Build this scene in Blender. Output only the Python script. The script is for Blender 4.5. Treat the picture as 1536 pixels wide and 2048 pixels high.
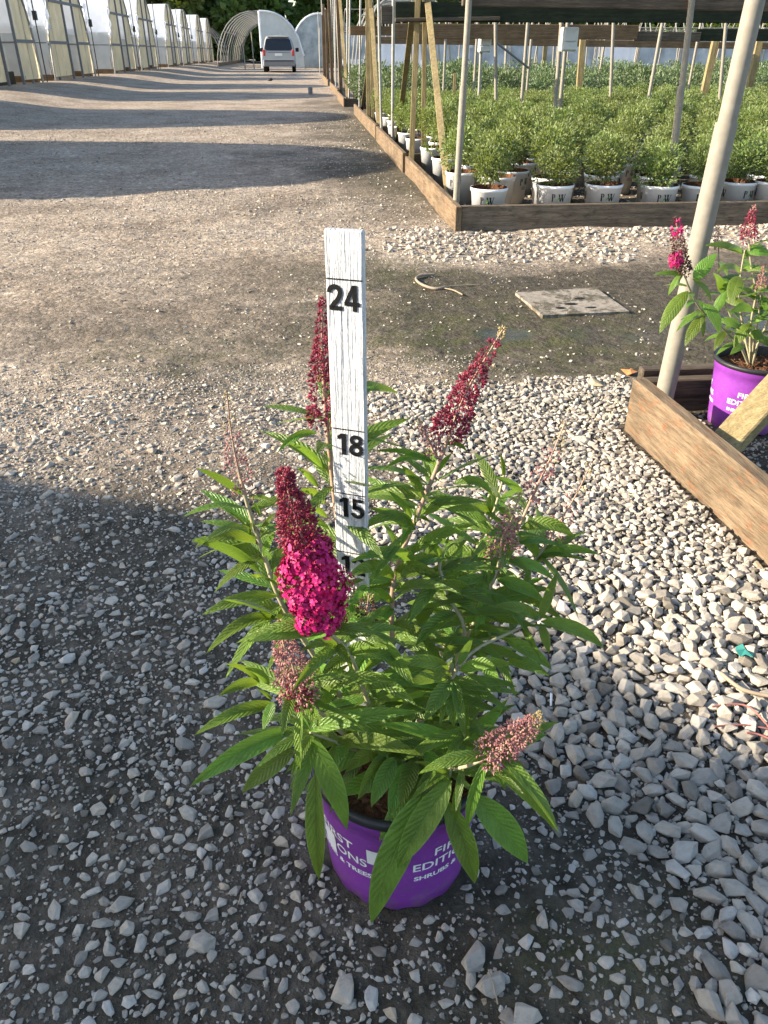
import bpy, bmesh, math, random
import numpy as np
from mathutils import Vector, Matrix
random.seed(7); rng = np.random.default_rng(7)
R = math.radians
for o in list(bpy.data.objects): bpy.data.objects.remove(o)
SC = bpy.context.scene; COL = SC.collection

# ------------------------------------------------------------------ camera, sky, sun, exposure
F, H, P, YAW = 1538., 1.0, R(30.9), R(5.3)          # focal length in photo pixels, eye height, pitch, yaw
cd = bpy.data.cameras.new('camera'); cam = bpy.data.objects.new('camera', cd); COL.objects.link(cam)
cd.sensor_fit = 'HORIZONTAL'; cd.sensor_width = 36; cd.lens = F/1536*36; cd.clip_start = .02; cd.clip_end = 2000
cam.location = (0, 0, H); cam.rotation_euler = (math.pi/2-P, 0, -YAW); SC.camera = cam
SUN_EL, SUN_AZ = R(22), R(0.5)                       # light travels along +X (from the hoop houses), slightly towards -Y
W = bpy.data.worlds.new('World'); SC.world = W; W.use_nodes = True
wn = W.node_tree; sky = wn.nodes.new('ShaderNodeTexSky'); sky.sky_type = 'NISHITA'; sky.sun_disc = False
sky.sun_elevation = SUN_EL; sky.sun_rotation = R(-90)+SUN_AZ; sky.air_density = 1.0; sky.dust_density = 1.2
wn.links.new(sky.outputs[0], wn.nodes['Background'].inputs[0]); wn.nodes['Background'].inputs[1].default_value = .125
sl = bpy.data.lights.new('sun', 'SUN'); sl.energy = 5.0; sl.angle = R(.5); sl.color = (1, .87, .69)
so = bpy.data.objects.new('sun', sl); COL.objects.link(so)
so.rotation_euler = Vector((math.cos(SUN_AZ)*math.cos(SUN_EL), -math.sin(SUN_AZ)*math.cos(SUN_EL), -math.sin(SUN_EL))).to_track_quat('-Z', 'Y').to_euler()
so.location = (-30, 0, 20)
SC.view_settings.view_transform = 'Standard'; SC.view_settings.look = 'None'; SC.view_settings.exposure = 1.55; SC.view_settings.gamma = 1
SC.render.resolution_x = 768; SC.render.resolution_y = 1024

# ------------------------------------------------------------------ pixel -> place helpers (photo pixels 1536x2048)
def ray(px, py):
    x = (px-768)/F; y = (1024-py)/F
    f = math.cos(P)+y*math.sin(P); u = -math.sin(P)+y*math.cos(P)
    return Vector((x*math.cos(YAW)+f*math.sin(YAW), -x*math.sin(YAW)+f*math.cos(YAW), u))
def gp(px, py, z=0.):
    r = ray(px, py); return Vector((0, 0, H))+r*((z-H)/r.z)
def at(px, py, Y):
    r = ray(px, py); return Vector((0, 0, H))+r*(Y/r.y)
def proj(p):
    x = p[0]*math.cos(YAW)-p[1]*math.sin(YAW); f = p[0]*math.sin(YAW)+p[1]*math.cos(YAW); u = p[2]-H
    z = f*math.cos(P)-u*math.sin(P); y = f*math.sin(P)+u*math.cos(P)
    return (768+F*x/z, 1024-F*y/z, z)

# ------------------------------------------------------------------ materials
def M_(name, col=(.5, .5, .5), rough=.6, spec=.4, metal=0):
    m = bpy.data.materials.new(name); m.use_nodes = True; nt = m.node_tree; b = nt.nodes['Principled BSDF']
    b.inputs['Base Color'].default_value = (*col, 1); b.inputs['Roughness'].default_value = rough
    b.inputs['Specular IOR Level'].default_value = spec; b.inputs['Metallic'].default_value = metal
    return m, nt, b
def N(nt, t, **k):
    n = nt.nodes.new('ShaderNode'+t)
    for a, v in k.items():
        if a in n.inputs: n.inputs[a].default_value = v
        else: setattr(n, a, v)
    return n
def L(nt, a, b): nt.links.new(a, b)
def coords(nt, scale=(1, 1, 1), kind='Object'):
    t = N(nt, 'TexCoord'); mp = N(nt, 'Mapping'); mp.inputs['Scale'].default_value = scale
    L(nt, t.outputs[kind], mp.inputs[0]); return mp.outputs[0]
def noise(nt, v, sc, det=4, rough=.55):
    n = N(nt, 'TexNoise', Scale=sc, Detail=det, Roughness=rough)
    if v is not None: L(nt, v, n.inputs['Vector'])
    return n.outputs['Fac']
def ramp(nt, f, stops):
    r = N(nt, 'ValToRGB'); e = r.color_ramp.elements
    while len(e) > 1: e.remove(e[-1])
    e[0].position = stops[0][0]; e[0].color = (*stops[0][1], 1)
    for p, c in stops[1:]:
        q = e.new(p); q.color = (*c, 1)
    L(nt, f, r.inputs[0]); return r.outputs[0]
def g3(a): return (a, a, a)
def mixc(nt, f, a, b, mode='MIX'):
    m = N(nt, 'Mix', data_type='RGBA', blend_type=mode)
    for s, i in ((f, 0), (a, 6), (b, 7)):
        if isinstance(s, (int, float)): m.inputs[i].default_value = s
        elif isinstance(s, tuple): m.inputs[i].default_value = (*s, 1)
        else: L(nt, s, m.inputs[i])
    return m.outputs[2]
def math_(nt, op, a, b=0., c=None):
    m = N(nt, 'Math', operation=op)
    for i, s in enumerate((a, b, c)):
        if s is None: continue
        if isinstance(s, (int, float)): m.inputs[i].default_value = s
        else: L(nt, s, m.inputs[i])
    return m.outputs[0]
def bump(nt, b, h, st=.5, dist=.01):
    n = N(nt, 'Bump', Strength=st, Distance=dist); L(nt, h, n.inputs['Height']); L(nt, n.outputs[0], b.inputs['Normal']); return n
def simple(name, col, rough=.6, spec=.4, metal=0, var=.2, sc=20, bmp=0., bd=.002, det=5):
    m, nt, b = M_(name, col, rough, spec, metal)
    v = coords(nt); n = noise(nt, v, sc, det)
    c = ramp(nt, n, [(.25, tuple(x*(1-var) for x in col)), (.75, tuple(min(1, x*(1+var)) for x in col))])
    L(nt, c, b.inputs['Base Color'])
    if bmp: bump(nt, b, n, bmp, bd)
    return m
MAT = {}
def wood(name, dark, light, axis, streak=18, stains=None, rough=.8, bstr=.7):
    m, nt, b = M_(name, dark, rough, .2)
    s = [1., 1., 1.]; 
    for i in range(3): s[i] = 1.2 if i == axis else streak
    v = coords(nt, tuple(s)); n1 = noise(nt, v, 3., 6, .65)
    v2 = coords(nt); n2 = noise(nt, v2, 5, 4)
    c = ramp(nt, n1, [(.28, dark), (.5, tuple((a+c_)/2 for a, c_ in zip(dark, light))), (.72, light)])
    c = mixc(nt, .55, c, ramp(nt, n2, [(.3, g3(.45)), (.7, g3(1.25))]), 'MULTIPLY')
    if stains:
        n3 = noise(nt, coords(nt, tuple((.6 if i == axis else 1.6) for i in range(3))), 26, 6, .75)
        f = ramp(nt, n3, [(.55, g3(0)), (.66, g3(1))]); c = mixc(nt, math_(nt, 'MULTIPLY', f, .75), c, stains)
    L(nt, c, b.inputs['Base Color'])
    nb = noise(nt, coords(nt, tuple((7. if i == axis else 110.) for i in range(3))), 2.2, 7, .7)
    c = mixc(nt, .7, c, ramp(nt, nb, [(.34, g3(.35)), (.5, g3(.95)), (.68, g3(1.35))]), 'MULTIPLY'); L(nt, c, b.inputs['Base Color'])
    bump(nt, b, nb, bstr, .004)
    return m
for ax, k in enumerate('xyz'):
    MAT['oldwood_'+k] = wood('weathered_wood_'+k, (.055, .042, .03), (.16, .125, .09), ax)
    MAT['tanwood_'+k] = wood('tan_wood_'+k, (.10, .072, .045), (.26, .19, .12), ax, stains=(.21, .085, .038), bstr=1.)
    MAT['newwood_'+k] = wood('treated_wood_'+k, (.17, .13, .06), (.35, .28, .145), ax, bstr=.4)
    MAT['brownwood_'+k] = wood('brown_wood_'+k, (.12, .075, .04), (.24, .155, .085), ax, bstr=.3)
    MAT['mosswood_'+k] = wood('dark_mossy_wood_'+k, (.012, .016, .009), (.035, .042, .022), ax)
MAT['boardgrey'] = wood('grey_brown_board', (.085, .068, .05), (.24, .19, .135), 0, bstr=.8, stains=(.05, .04, .03))
MAT['pipe'] = simple('galvanised_pipe', (.28, .27, .245), .5, .4, .3, .15, 30, .15)
MAT['pipeold'] = simple('oxidised_pipe', (.245, .225, .185), .75, .25, .05, .14, 40, .3)
MAT['rail'] = simple('grey_metal_rail', (.16, .16, .16), .6, .3, .1, .2)
MAT['black'] = simple('black_plastic', (.014, .014, .015), .55, .4)
MAT['ink'] = simple('black_ink', (.008, .008, .009), .6, .2)
MAT['blacktray'] = simple('black_tray', (.01, .01, .011), .5, .4)
MAT['whiteink'] = simple('white_ink', (.78, .78, .80), .6, .3, var=.04)
MAT['sticker'] = simple('paper_sticker', (.75, .75, .73), .6, .3, var=.06)
MAT['whitepot'] = simple('white_pot', (.78, .79, .80), .4, .4, var=.05, sc=12)
MAT['potdark'] = simple('dark_pot', (.02, .02, .022), .5, .4)
MAT['greenink'] = simple('green_ink', (.16, .36, .03), .6, .2)
MAT['boxgrey'] = simple('pale_box_plastic', (.55, .55, .52), .5, .4, var=.08)
MAT['tealscrap'] = simple('teal_plastic', (.05, .27, .22), .5, .4)
MAT['redtwine'] = simple('faded_red_twine', (.30, .12, .10), .8, .2)
MAT['twig'] = simple('dry_twig', (.3, .24, .17), .8, .2)
MAT['dryleaf'] = simple('dry_orange_leaf', (.48, .19, .07), .7, .2, var=.35, sc=60)
MAT['hose'] = simple('dusty_hose', (.26, .21, .16), .7, .2)
def purple():
    m, nt, b = M_('purple_pot', (.24, .03, .40), .45, .35)
    v = coords(nt); n = noise(nt, v, 18, 5); d = noise(nt, v, 160, 3, .7)
    c = ramp(nt, n, [(.3, (.175, .032, .265)), (.7, (.245, .048, .355))])
    c = mixc(nt, math_(nt, 'MULTIPLY', ramp(nt, d, [(.6, g3(0)), (.72, g3(1))]), .22), c, (.42, .3, .5))
    sp = N(nt, 'SeparateXYZ'); L(nt, v, sp.inputs[0]); hz = ramp(nt, sp.outputs[2], [(.005, g3(1)), (.05, g3(.25)), (.2, g3(.08))])
    c = mixc(nt, math_(nt, 'MULTIPLY', hz, ramp(nt, noise(nt, v, 55, 6, .75), [(.45, g3(0)), (.65, g3(.8))])), c, (.17, .14, .11))
    L(nt, c, b.inputs['Base Color']); bump(nt, b, d, .12, .001); return m
MAT['purple'] = purple()
MAT['purplefar'] = simple('pink_purple_pot', (.40, .09, .52), .5, .3)
def whitepaint():
    m, nt, b = M_('white_painted_wood', (.8, .81, .83), .5, .35)
    v = coords(nt, (420, 420, 14)); n = noise(nt, v, 1., 4, .6)
    v2 = coords(nt, (95, 95, 2.5)); n2 = noise(nt, v2, 1., 2)
    d = noise(nt, coords(nt), 14, 5)
    c = ramp(nt, d, [(.35, (.60, .61, .62)), (.6, (.72, .73, .74))])
    h = math_(nt, 'ADD', math_(nt, 'MULTIPLY', n, 1.3), math_(nt, 'MULTIPLY', n2, .7))
    c = mixc(nt, math_(nt, 'MULTIPLY', ramp(nt, h, [(.85, g3(1)), (1.1, g3(0))]), .6), c, (.42, .45, .5))
    L(nt, c, b.inputs['Base Color']); bump(nt, b, h, 1.0, .006); return m
MAT['whitepaint'] = whitepaint()
def film(name, col, tr=.5, rough=.5, var=.1, sc=3, wr=.3):
    m, nt, b = M_(name, col, rough, .3)
    v = coords(nt); n = noise(nt, v, sc, 5)
    c = ramp(nt, n, [(.3, tuple(x*(1-var) for x in col)), (.7, tuple(min(1, x*(1+var*.5)) for x in col))])
    L(nt, c, b.inputs['Base Color']); bm_ = bump(nt, b, noise(nt, v, sc*2, 3), wr, .03)
    t = N(nt, 'BsdfTranslucent'); L(nt, c, t.inputs[0]); mx = N(nt, 'MixShader'); mx.inputs[0].default_value = tr
    L(nt, b.outputs[0], mx.inputs[1]); L(nt, t.outputs[0], mx.inputs[2]); L(nt, mx.outputs[0], nt.nodes['Material Output'].inputs[0]); return m
MAT['filmwhite'] = film('white_film', (.8, .83, .87), .35)
MAT['filmgrey'] = film('grey_wall_panel', (.55, .57, .55), .35)
MAT['filmyellow'] = film('yellowed_panel', (.80, .72, .50), .62, var=.16, sc=2)
MAT['filmblue'] = film('bluish_film', (.40, .46, .50), .3, sc=1.6, var=.45)
# --- leaves
def leafmat(name, top, under, veins=True, transl=.28, wr=.36):
    m, nt, b = M_(name, top, wr, .45)
    geo = N(nt, 'NewGeometry'); oi = N(nt, 'ObjectInfo')
    v = coords(nt); n = noise(nt, v, 35, 4)
    ct = ramp(nt, n, [(.25, tuple(x*.72 for x in top)), (.75, tuple(x*1.25 for x in top))])
    hsv = N(nt, 'HueSaturation'); L(nt, ct, hsv.inputs['Color'])
    L(nt, math_(nt, 'MULTIPLY_ADD', oi.outputs['Random'], .05, .475), hsv.inputs['Hue'])
    L(nt, math_(nt, 'MULTIPLY_ADD', oi.outputs['Random'], .6, .75), hsv.inputs['Value'])
    ct = hsv.outputs[0]
    if veins:
        uv = N(nt, 'TexCoord'); sp = N(nt, 'SeparateXYZ'); L(nt, uv.outputs['UV'], sp.inputs[0])
        au = math_(nt, 'ABSOLUTE', math_(nt, 'SUBTRACT', sp.outputs[0], .5))          # 0..0.5 from the midrib
        ch = math_(nt, 'SUBTRACT', math_(nt, 'MULTIPLY', sp.outputs[1], 13.), math_(nt, 'MULTIPLY', au, 4.4))
        fr = math_(nt, 'FRACT', ch); tri = math_(nt, 'ABSOLUTE', math_(nt, 'SUBTRACT', fr, .5))   # .5 at a vein
        side = ramp(nt, tri, [(.38, g3(0)), (.5, g3(1))])
        mid = ramp(nt, au, [(.012, g3(1)), (.035, g3(0))])
        vein = math_(nt, 'MAXIMUM', math_(nt, 'MULTIPLY', side, .45), mid)
        ct = mixc(nt, math_(nt, 'MULTIPLY', vein, .22), ct, tuple(min(1, x*1.9+.02) for x in top))
        rimf = ramp(nt, au, [(.44, g3(0)), (.49, g3(1))]); ct = mixc(nt, math_(nt, 'MULTIPLY', rimf, .4), ct, tuple(min(1, x*2.2+.03) for x in top))
        h = math_(nt, 'ADD', math_(nt, 'MULTIPLY', tri, -1.15), math_(nt, 'MULTIPLY', noise(nt, v, 330, 3), 1.3))
        h = math_(nt, 'SUBTRACT', h, math_(nt, 'MULTIPLY', mid, .6))
        bump(nt, b, h, .8, .0017)
    cu = mixc(nt, geo.outputs['Backfacing'], ct, under)
    L(nt, cu, b.inputs['Base Color'])
    t = N(nt, 'BsdfTranslucent'); L(nt, mixc(nt, .5, ct, tuple(min(1, x*q) for x, q in zip(top, (3.2, 2.6, 1.2)))), t.inputs[0]); mx = N(nt, 'MixShader'); mx.inputs[0].default_value = transl
    L(nt, b.outputs[0], mx.inputs[1]); L(nt, t.outputs[0], mx.inputs[2]); L(nt, mx.outputs[0], nt.nodes['Material Output'].inputs[0]); return m
MAT['leaf'] = leafmat('bush_leaf', (.120, .212, .029), (.36, .42, .28), transl=.38)
MAT['shrubleaf'] = leafmat('light_shrub_leaf', (.128, .178, .044), (.19, .23, .09), False, .32, .5)
MAT['silverleaf'] = leafmat('grey_green_shrub_leaf', (.070, .115, .040), (.16, .20, .10), False, .22, .5)
MAT['treeleaf'] = leafmat('tree_leaf', (.085, .135, .026), (.08, .12, .03), False, .25, .55)
MAT['bark'] = simple('bark', (.07, .055, .04), .9, .1, var=.4, sc=8, bmp=.5, bd=.02)
MAT['stem'] = simple('pale_woolly_stem', (.33, .30, .19), .8, .2, var=.25, sc=60)
MAT['stempink'] = simple('pinkish_stem', (.36, .24, .17), .8, .2, var=.25, sc=60)
def budmat(name, a, c, sc=260):
    m, nt, b = M_(name, a, .55, .3); n = noise(nt, coords(nt), sc, 2)
    L(nt, ramp(nt, n, [(.35, a), (.68, c)]), b.inputs['Base Color']); return m
MAT['bud'] = budmat('crimson_buds', (.135, .010, .028), (.32, .048, .078))
MAT['budfade'] = budmat('faded_pink_buds', (.20, .05, .07), (.46, .27, .22))
MAT['budtip'] = budmat('tan_green_buds', (.24, .16, .07), (.42, .36, .18))
MAT['petal'] = budmat('magenta_petals', (.33, .003, .065), (.56, .014, .17), 240)
MAT['spent'] = budmat('spent_brown_buds', (.05, .02, .018), (.13, .06, .04))
def soilmat():
    m, nt, b = M_('bark_mulch', (.1, .05, .03), .9, .1); v = coords(nt); n = noise(nt, v, 120, 5, .7)
    L(nt, ramp(nt, n, [(.3, (.03, .018, .012)), (.5, (.13, .06, .03)), (.72, (.30, .17, .10))]), b.inputs['Base Color']); bump(nt, b, n, 1, .008); return m
MAT['soil'] = soilmat()
def stonemat(name, src):
    m, nt, b = M_(name, (.4, .38, .35), .85, .25)
    if src == 'obj': f = N(nt, 'ObjectInfo').outputs['Random']
    else: f = N(nt, 'Attribute', attribute_name='tint').outputs['Fac']
    v = coords(nt, kind='Object'); n = noise(nt, v, 1.1 if src == 'obj' else 60, 6, .7)
    c = ramp(nt, f, [(0, (.15, .132, .105)), (.1, (.27, .24, .20)), (.3, (.355, .32, .268)), (.6, (.395, .352, .288)), (.85, (.44, .395, .328)), (.96, (.52, .48, .42)), (1, (.40, .31, .20))])
    c = mixc(nt, .8, c, ramp(nt, n, [(.25, (.42, .39, .34)), (.45, g3(.9)), (.62, g3(1.05)), (.8, g3(1.3))]), 'MULTIPLY')
    L(nt, c, b.inputs['Base Color']); bump(nt, b, noise(nt, v, 2.2 if src == 'obj' else 110, 6, .75), .6, .004); return m
MAT['stone'] = stonemat('crushed_limestone', 'obj'); MAT['stonestuff'] = stonemat('crushed_limestone_fine', 'attr')
def groundmat():
    m, nt, b = M_('gravel_ground', (.3, .27, .22), .9, .2)
    z = N(nt, 'Attribute', attribute_name='zone'); sp = N(nt, 'SeparateColor'); L(nt, z.outputs['Color'], sp.inputs[0])
    mud, moss, wet = sp.outputs[0], sp.outputs[1], sp.outputs[2]
    v = coords(nt); n1 = noise(nt, v, 1.3, 6, .6); n2 = noise(nt, v, 26, 6, .7); n3 = noise(nt, v, 130, 4, .7)
    vo = N(nt, 'TexVoronoi', Scale=55.); L(nt, v, vo.inputs['Vector']); vs = N(nt, 'SeparateColor'); L(nt, vo.outputs['Color'], vs.inputs[0])
    vo2 = N(nt, 'TexVoronoi', Scale=21.); L(nt, v, vo2.inputs['Vector']); vs2 = N(nt, 'SeparateColor'); L(nt, vo2.outputs['Color'], vs2.inputs[0])
    tan = ramp(nt, n1, [(.28, (.20, .155, .115)), (.5, (.34, .275, .21)), (.75, (.43, .36, .285))])
    tan = mixc(nt, .75, tan, ramp(nt, vs.outputs[0], [(0, g3(.5)), (.5, g3(.92)), (.85, g3(1.15)), (1, g3(1.6))]), 'MULTIPLY')
    tan = mixc(nt, .5, tan, ramp(nt, vs2.outputs[1], [(0, g3(.6)), (.7, g3(1)), (1, g3(1.5))]), 'MULTIPLY')
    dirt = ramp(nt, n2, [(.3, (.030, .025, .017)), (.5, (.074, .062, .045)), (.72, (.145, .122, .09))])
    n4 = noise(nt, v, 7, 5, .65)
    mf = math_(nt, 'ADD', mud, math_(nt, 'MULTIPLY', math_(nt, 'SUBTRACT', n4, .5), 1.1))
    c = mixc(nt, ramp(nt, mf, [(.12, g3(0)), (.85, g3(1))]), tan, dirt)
    ms = math_(nt, 'MULTIPLY', moss, ramp(nt, noise(nt, v, 9, 5, .7), [(.42, g3(0)), (.6, g3(1))]))
    c = mixc(nt, math_(nt, 'MULTIPLY', ms, .85), c, ramp(nt, n3, [(.3, (.035, .04, .014)), (.7, (.115, .12, .042))]))
    wf = ramp(nt, math_(nt, 'ADD', wet, math_(nt, 'MULTIPLY', math_(nt, 'SUBTRACT', n4, .5), .5)), [(.45, g3(0)), (.7, g3(1))])
    c = mixc(nt, math_(nt, 'MULTIPLY', wf, .45), c, (.03, .028, .022)); L(nt, c, b.inputs['Base Color'])
    L(nt, ramp(nt, wf, [(0, g3(.92)), (1, g3(.22))]), b.inputs['Roughness'])
    h = math_(nt, 'ADD', math_(nt, 'MULTIPLY', n2, .8), math_(nt, 'MULTIPLY', n3, .75))
    h = math_(nt, 'ADD', h, math_(nt, 'MULTIPLY', vo.outputs['Distance'], -.5))
    h = math_(nt, 'ADD', h, math_(nt, 'MULTIPLY', vs2.outputs[0], .35))
    h = math_(nt, 'MULTIPLY', h, math_(nt, 'SUBTRACT', 1., math_(nt, 'MULTIPLY', wf, .85)))
    bump(nt, b, h, 1., .014); return m
MAT['ground'] = groundmat()
def platemat():
    m, nt, b = M_('dusty_panel', (.3, .27, .22), .85, .2); v = coords(nt); n = noise(nt, v, 6, 7, .7); n2 = noise(nt, v, 45, 5, .7)
    c = ramp(nt, n2, [(.3, (.17, .145, .11)), (.55, (.27, .235, .19)), (.75, (.33, .30, .255))])
    mud = ramp(nt, math_(nt, 'ADD', n, math_(nt, 'MULTIPLY', n2, .12)), [(.50, g3(1)), (.58, g3(0))])
    c = mixc(nt, math_(nt, 'MULTIPLY', mud, .85), c, ramp(nt, n2, [(.3, (.045, .04, .026)), (.7, (.11, .095, .06))]))
    L(nt, c, b.inputs['Base Color']); bump(nt, b, math_(nt, 'ADD', n2, math_(nt, 'MULTIPLY', mud, 1.2)), .5, .006); return m
MAT['plate'] = platemat()
MAT['silver'] = simple('silver_paint', (.40, .39, .37), .38, .5, .4, .06, 2)
MAT['bumper'] = simple('grey_bumper', (.20, .20, .205), .55, .4, .1, .1)
MAT['glass'] = M_('dark_tinted_glass', (.008, .009, .011), .08, .6)[0]
MAT['tyre'] = simple('tyre', (.012, .012, .012), .85, .2)
MAT['redlens'] = simple('red_lens', (.45, .03, .03), .25, .5)

# ------------------------------------------------------------------ object helpers
def rootloc(p):
    v = Vector((0, 0, 0))
    while p is not None: v = v+p.location; p = p.parent
    return v
def tag(o, label=None, cat=None, group=None, kind=None):
    for k, v in (('label', label), ('category', cat), ('group', group), ('kind', kind)):
        if v: o[k] = v
    return o
def thing(name, label, cat, loc, group=None):
    o = bpy.data.objects.new(name, None); COL.objects.link(o); o.location = loc; o.empty_display_size = .1
    return tag(o, label, cat, group)
def mk(name, verts, faces, mat, parent=None, uv=None, smooth=False, loc=None):
    """world-space verts -> one mesh object; origin at its parent (or at loc)"""
    me = bpy.data.meshes.new(name); off = rootloc(parent) if parent else Vector(loc or (0, 0, 0))
    me.from_pydata([tuple(Vector(v)-off) for v in verts], [], faces)
    if uv is not None:
        l = me.uv_layers.new(name='UVMap'); idx = np.zeros(len(me.loops), dtype=np.int32); me.loops.foreach_get('vertex_index', idx)
        l.data.foreach_set('uv', np.asarray(uv, dtype=np.float32)[idx].ravel())
    if smooth: me.polygons.foreach_set('use_smooth', [len(q) <= 4 for q in faces])
    me.materials.append(MAT[mat] if isinstance(mat, str) else mat); me.update()
    o = bpy.data.objects.new(name, me); COL.objects.link(o)
    if parent: o.parent = parent
    elif loc: o.location = loc
    return o
def dup(o, parent=None):
    c = o.copy(); COL.objects.link(c); c.parent = parent
    for ch in o.children: dup(ch, c)
    return c
class MB:
    def __init__(s): s.v = []; s.f = []; s.uv = []
    def add(s, v, f, uv=None):
        n = len(s.v); s.v += [tuple(x) for x in v]; s.f += [tuple(i+n for i in q) for q in f]
        if uv: s.uv += uv
    def mk(s, name, mat, parent=None, smooth=False, loc=None): return mk(name, s.v, s.f, mat, parent, s.uv or None, smooth, loc)
def box(lo, hi, bev=.004):
    bm = bmesh.new(); bmesh.ops.create_cube(bm, size=1.)
    lo, hi = Vector(lo), Vector(hi)
    for v in bm.verts: v.co = Vector([lo[i]+(v.co[i]+.5)*(hi[i]-lo[i]) for i in range(3)])
    if bev: bmesh.ops.bevel(bm, geom=bm.edges[:], offset=bev, segments=1, affect='EDGES')
    r = ([v.co.copy() for v in bm.verts], [[v.index for v in f.verts] for f in bm.faces]); bm.verts.index_update()
    r = (r[0], [[v.index for v in f.verts] for f in bm.faces]); bm.free(); return r
def beam(p0, p1, w, h, up=(0, 0, 1), bev=.004):
    p0, p1 = Vector(p0), Vector(p1); d = (p1-p0); ln = d.length; d.normalize(); up = Vector(up)
    s = d.cross(up); s.normalize(); u = s.cross(d)
    v, f = box((-w/2, 0, -h/2), (w/2, ln, h/2), bev); M = Matrix((s, d, u)).transposed()
    return [p0+M@q for q in v], f
def tube(pts, rads, n=8, cap=True):
    pts = [Vector(p) for p in pts]; v = []; f = []
    if isinstance(rads, (int, float)): rads = [rads]*len(pts)
    ref = Vector((.3, .2, 1)).normalized()
    for i, p in enumerate(pts):
        d = (pts[min(i+1, len(pts)-1)]-pts[max(i-1, 0)]).normalized()
        if abs(d.dot(ref)) > .95: ref = Vector((1, .1, 0)).normalized()
        a = d.cross(ref).normalized(); b = d.cross(a)
        for k in range(n):
            t = 2*math.pi*k/n; v.append(p+(a*math.cos(t)+b*math.sin(t))*rads[i])
    for i in range(len(pts)-1):
        for k in range(n):
            f.append((i*n+k, i*n+(k+1) % n, (i+1)*n+(k+1) % n, (i+1)*n+k))
    if cap:   # caps on their own vertices so the sides keep their normals
        m = len(v); v += v[:n]+v[(len(pts)-1)*n:len(pts)*n]; f.append(tuple(range(m, m+n))[::-1]); f.append(tuple(range(m+n, m+2*n)))
    return v, f
def lathe(c, prof, n=40, wob=None):
    v = []; f = []; m = len(prof)
    for k in range(n):
        t = 2*math.pi*k/n
        for j, (r, z) in enumerate(prof):
            zz = z+(wob(j, k) if wob else 0); v.append((c[0]+r*math.cos(t), c[1]+r*math.sin(t), c[2]+zz))
    for k in range(n):
        for j in range(m-1):
            f.append((k*m+j, ((k+1) % n)*m+j, ((k+1) % n)*m+j+1, k*m+j+1))
    return v, f
def smoothpath(pts, n=6):
    pts = [Vector(p) for p in pts]; q = [pts[0]]+pts+[pts[-1]]; out = []
    for i in range(1, len(q)-2):
        for k in range(n):
            t = k/n; a, b, c, d = q[i-1], q[i], q[i+1], q[i+2]
            out.append(.5*((2*b)+(c-a)*t+(2*a-5*b+4*c-d)*t*t+(3*b-a-3*c+d)*t**3))
    return out+[pts[-1]]
def text2d(s, size, bold=0., sx=1.):
    cu = bpy.data.curves.new('t', 'FONT'); cu.body = s; cu.size = size; cu.offset = bold; cu.align_x = 'LEFT'; cu.resolution_u = 4
    o = bpy.data.objects.new('t', cu); COL.objects.link(o); dg = bpy.context.evaluated_depsgraph_get()
    me = o.evaluated_get(dg).to_mesh(); v = np.array([(p.co.x*sx, p.co.y) for p in me.vertices]); f = [tuple(p.vertices) for p in me.polygons]
    bpy.data.objects.remove(o); bpy.data.curves.remove(cu); return v, f

# ------------------------------------------------------------------ ground
def vnoise(x, y, s, seed=0):
    x = np.asarray(x)*s+seed*17.3; y = np.asarray(y)*s-seed*9.1; xi = np.floor(x); yi = np.floor(y); u = x-xi; w = y-yi
    def h(a, b): q = np.sin(a*127.1+b*311.7+seed)*43758.5453; return q-np.floor(q)
    u = u*u*(3-2*u); w = w*w*(3-2*w)
    return (h(xi, yi)*(1-u)+h(xi+1, yi)*u)*(1-w)+(h(xi, yi+1)*(1-u)+h(xi+1, yi+1)*u)*w
def sm(a, b, x): t = np.clip((x-a)/(b-a), 0, 1); return t*t*(3-2*t)
def zg(x, y):
    x = np.asarray(x, float); y = np.asarray(y, float)
    near = 1-sm(8, 16, np.hypot(x, y))
    z = ((vnoise(x, y, 2.1, 1)-.5)*.022+(vnoise(x, y, 6.3, 2)-.5)*.012+(vnoise(x, y, 19, 3)-.5)*.007+(vnoise(x, y, 43, 4)-.5)*.0035)*near
    pot = np.exp(-(((x-.085)/.16)**2+((y-.715)/.16)**2)**2)
    z = z*(1-pot)-pot*.0015
    return z+.25*sm(-4.2, -7.2, x)
def dA(x, y):   # loose pebbles on the right
    n = (vnoise(x, y, 3.1, 8)-.5)*.35
    e = np.where(y > 1.5, .17-.12*np.clip(y-1.5, 0, 1), np.where(y > .8, .17+.2*(1.5-y)/.7, .34))
    holes = sm(.06, .26, vnoise(x, y, 5., 9)+sm(.55, 1.0, y)+sm(.5, .75, x))
    return sm(-.05, .14, x-e+n)*(1-sm(2.25, 2.55, y+n*.6))*holes*(1-.75*sm(.66, .5, y)*sm(.48, .28, x))
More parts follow.
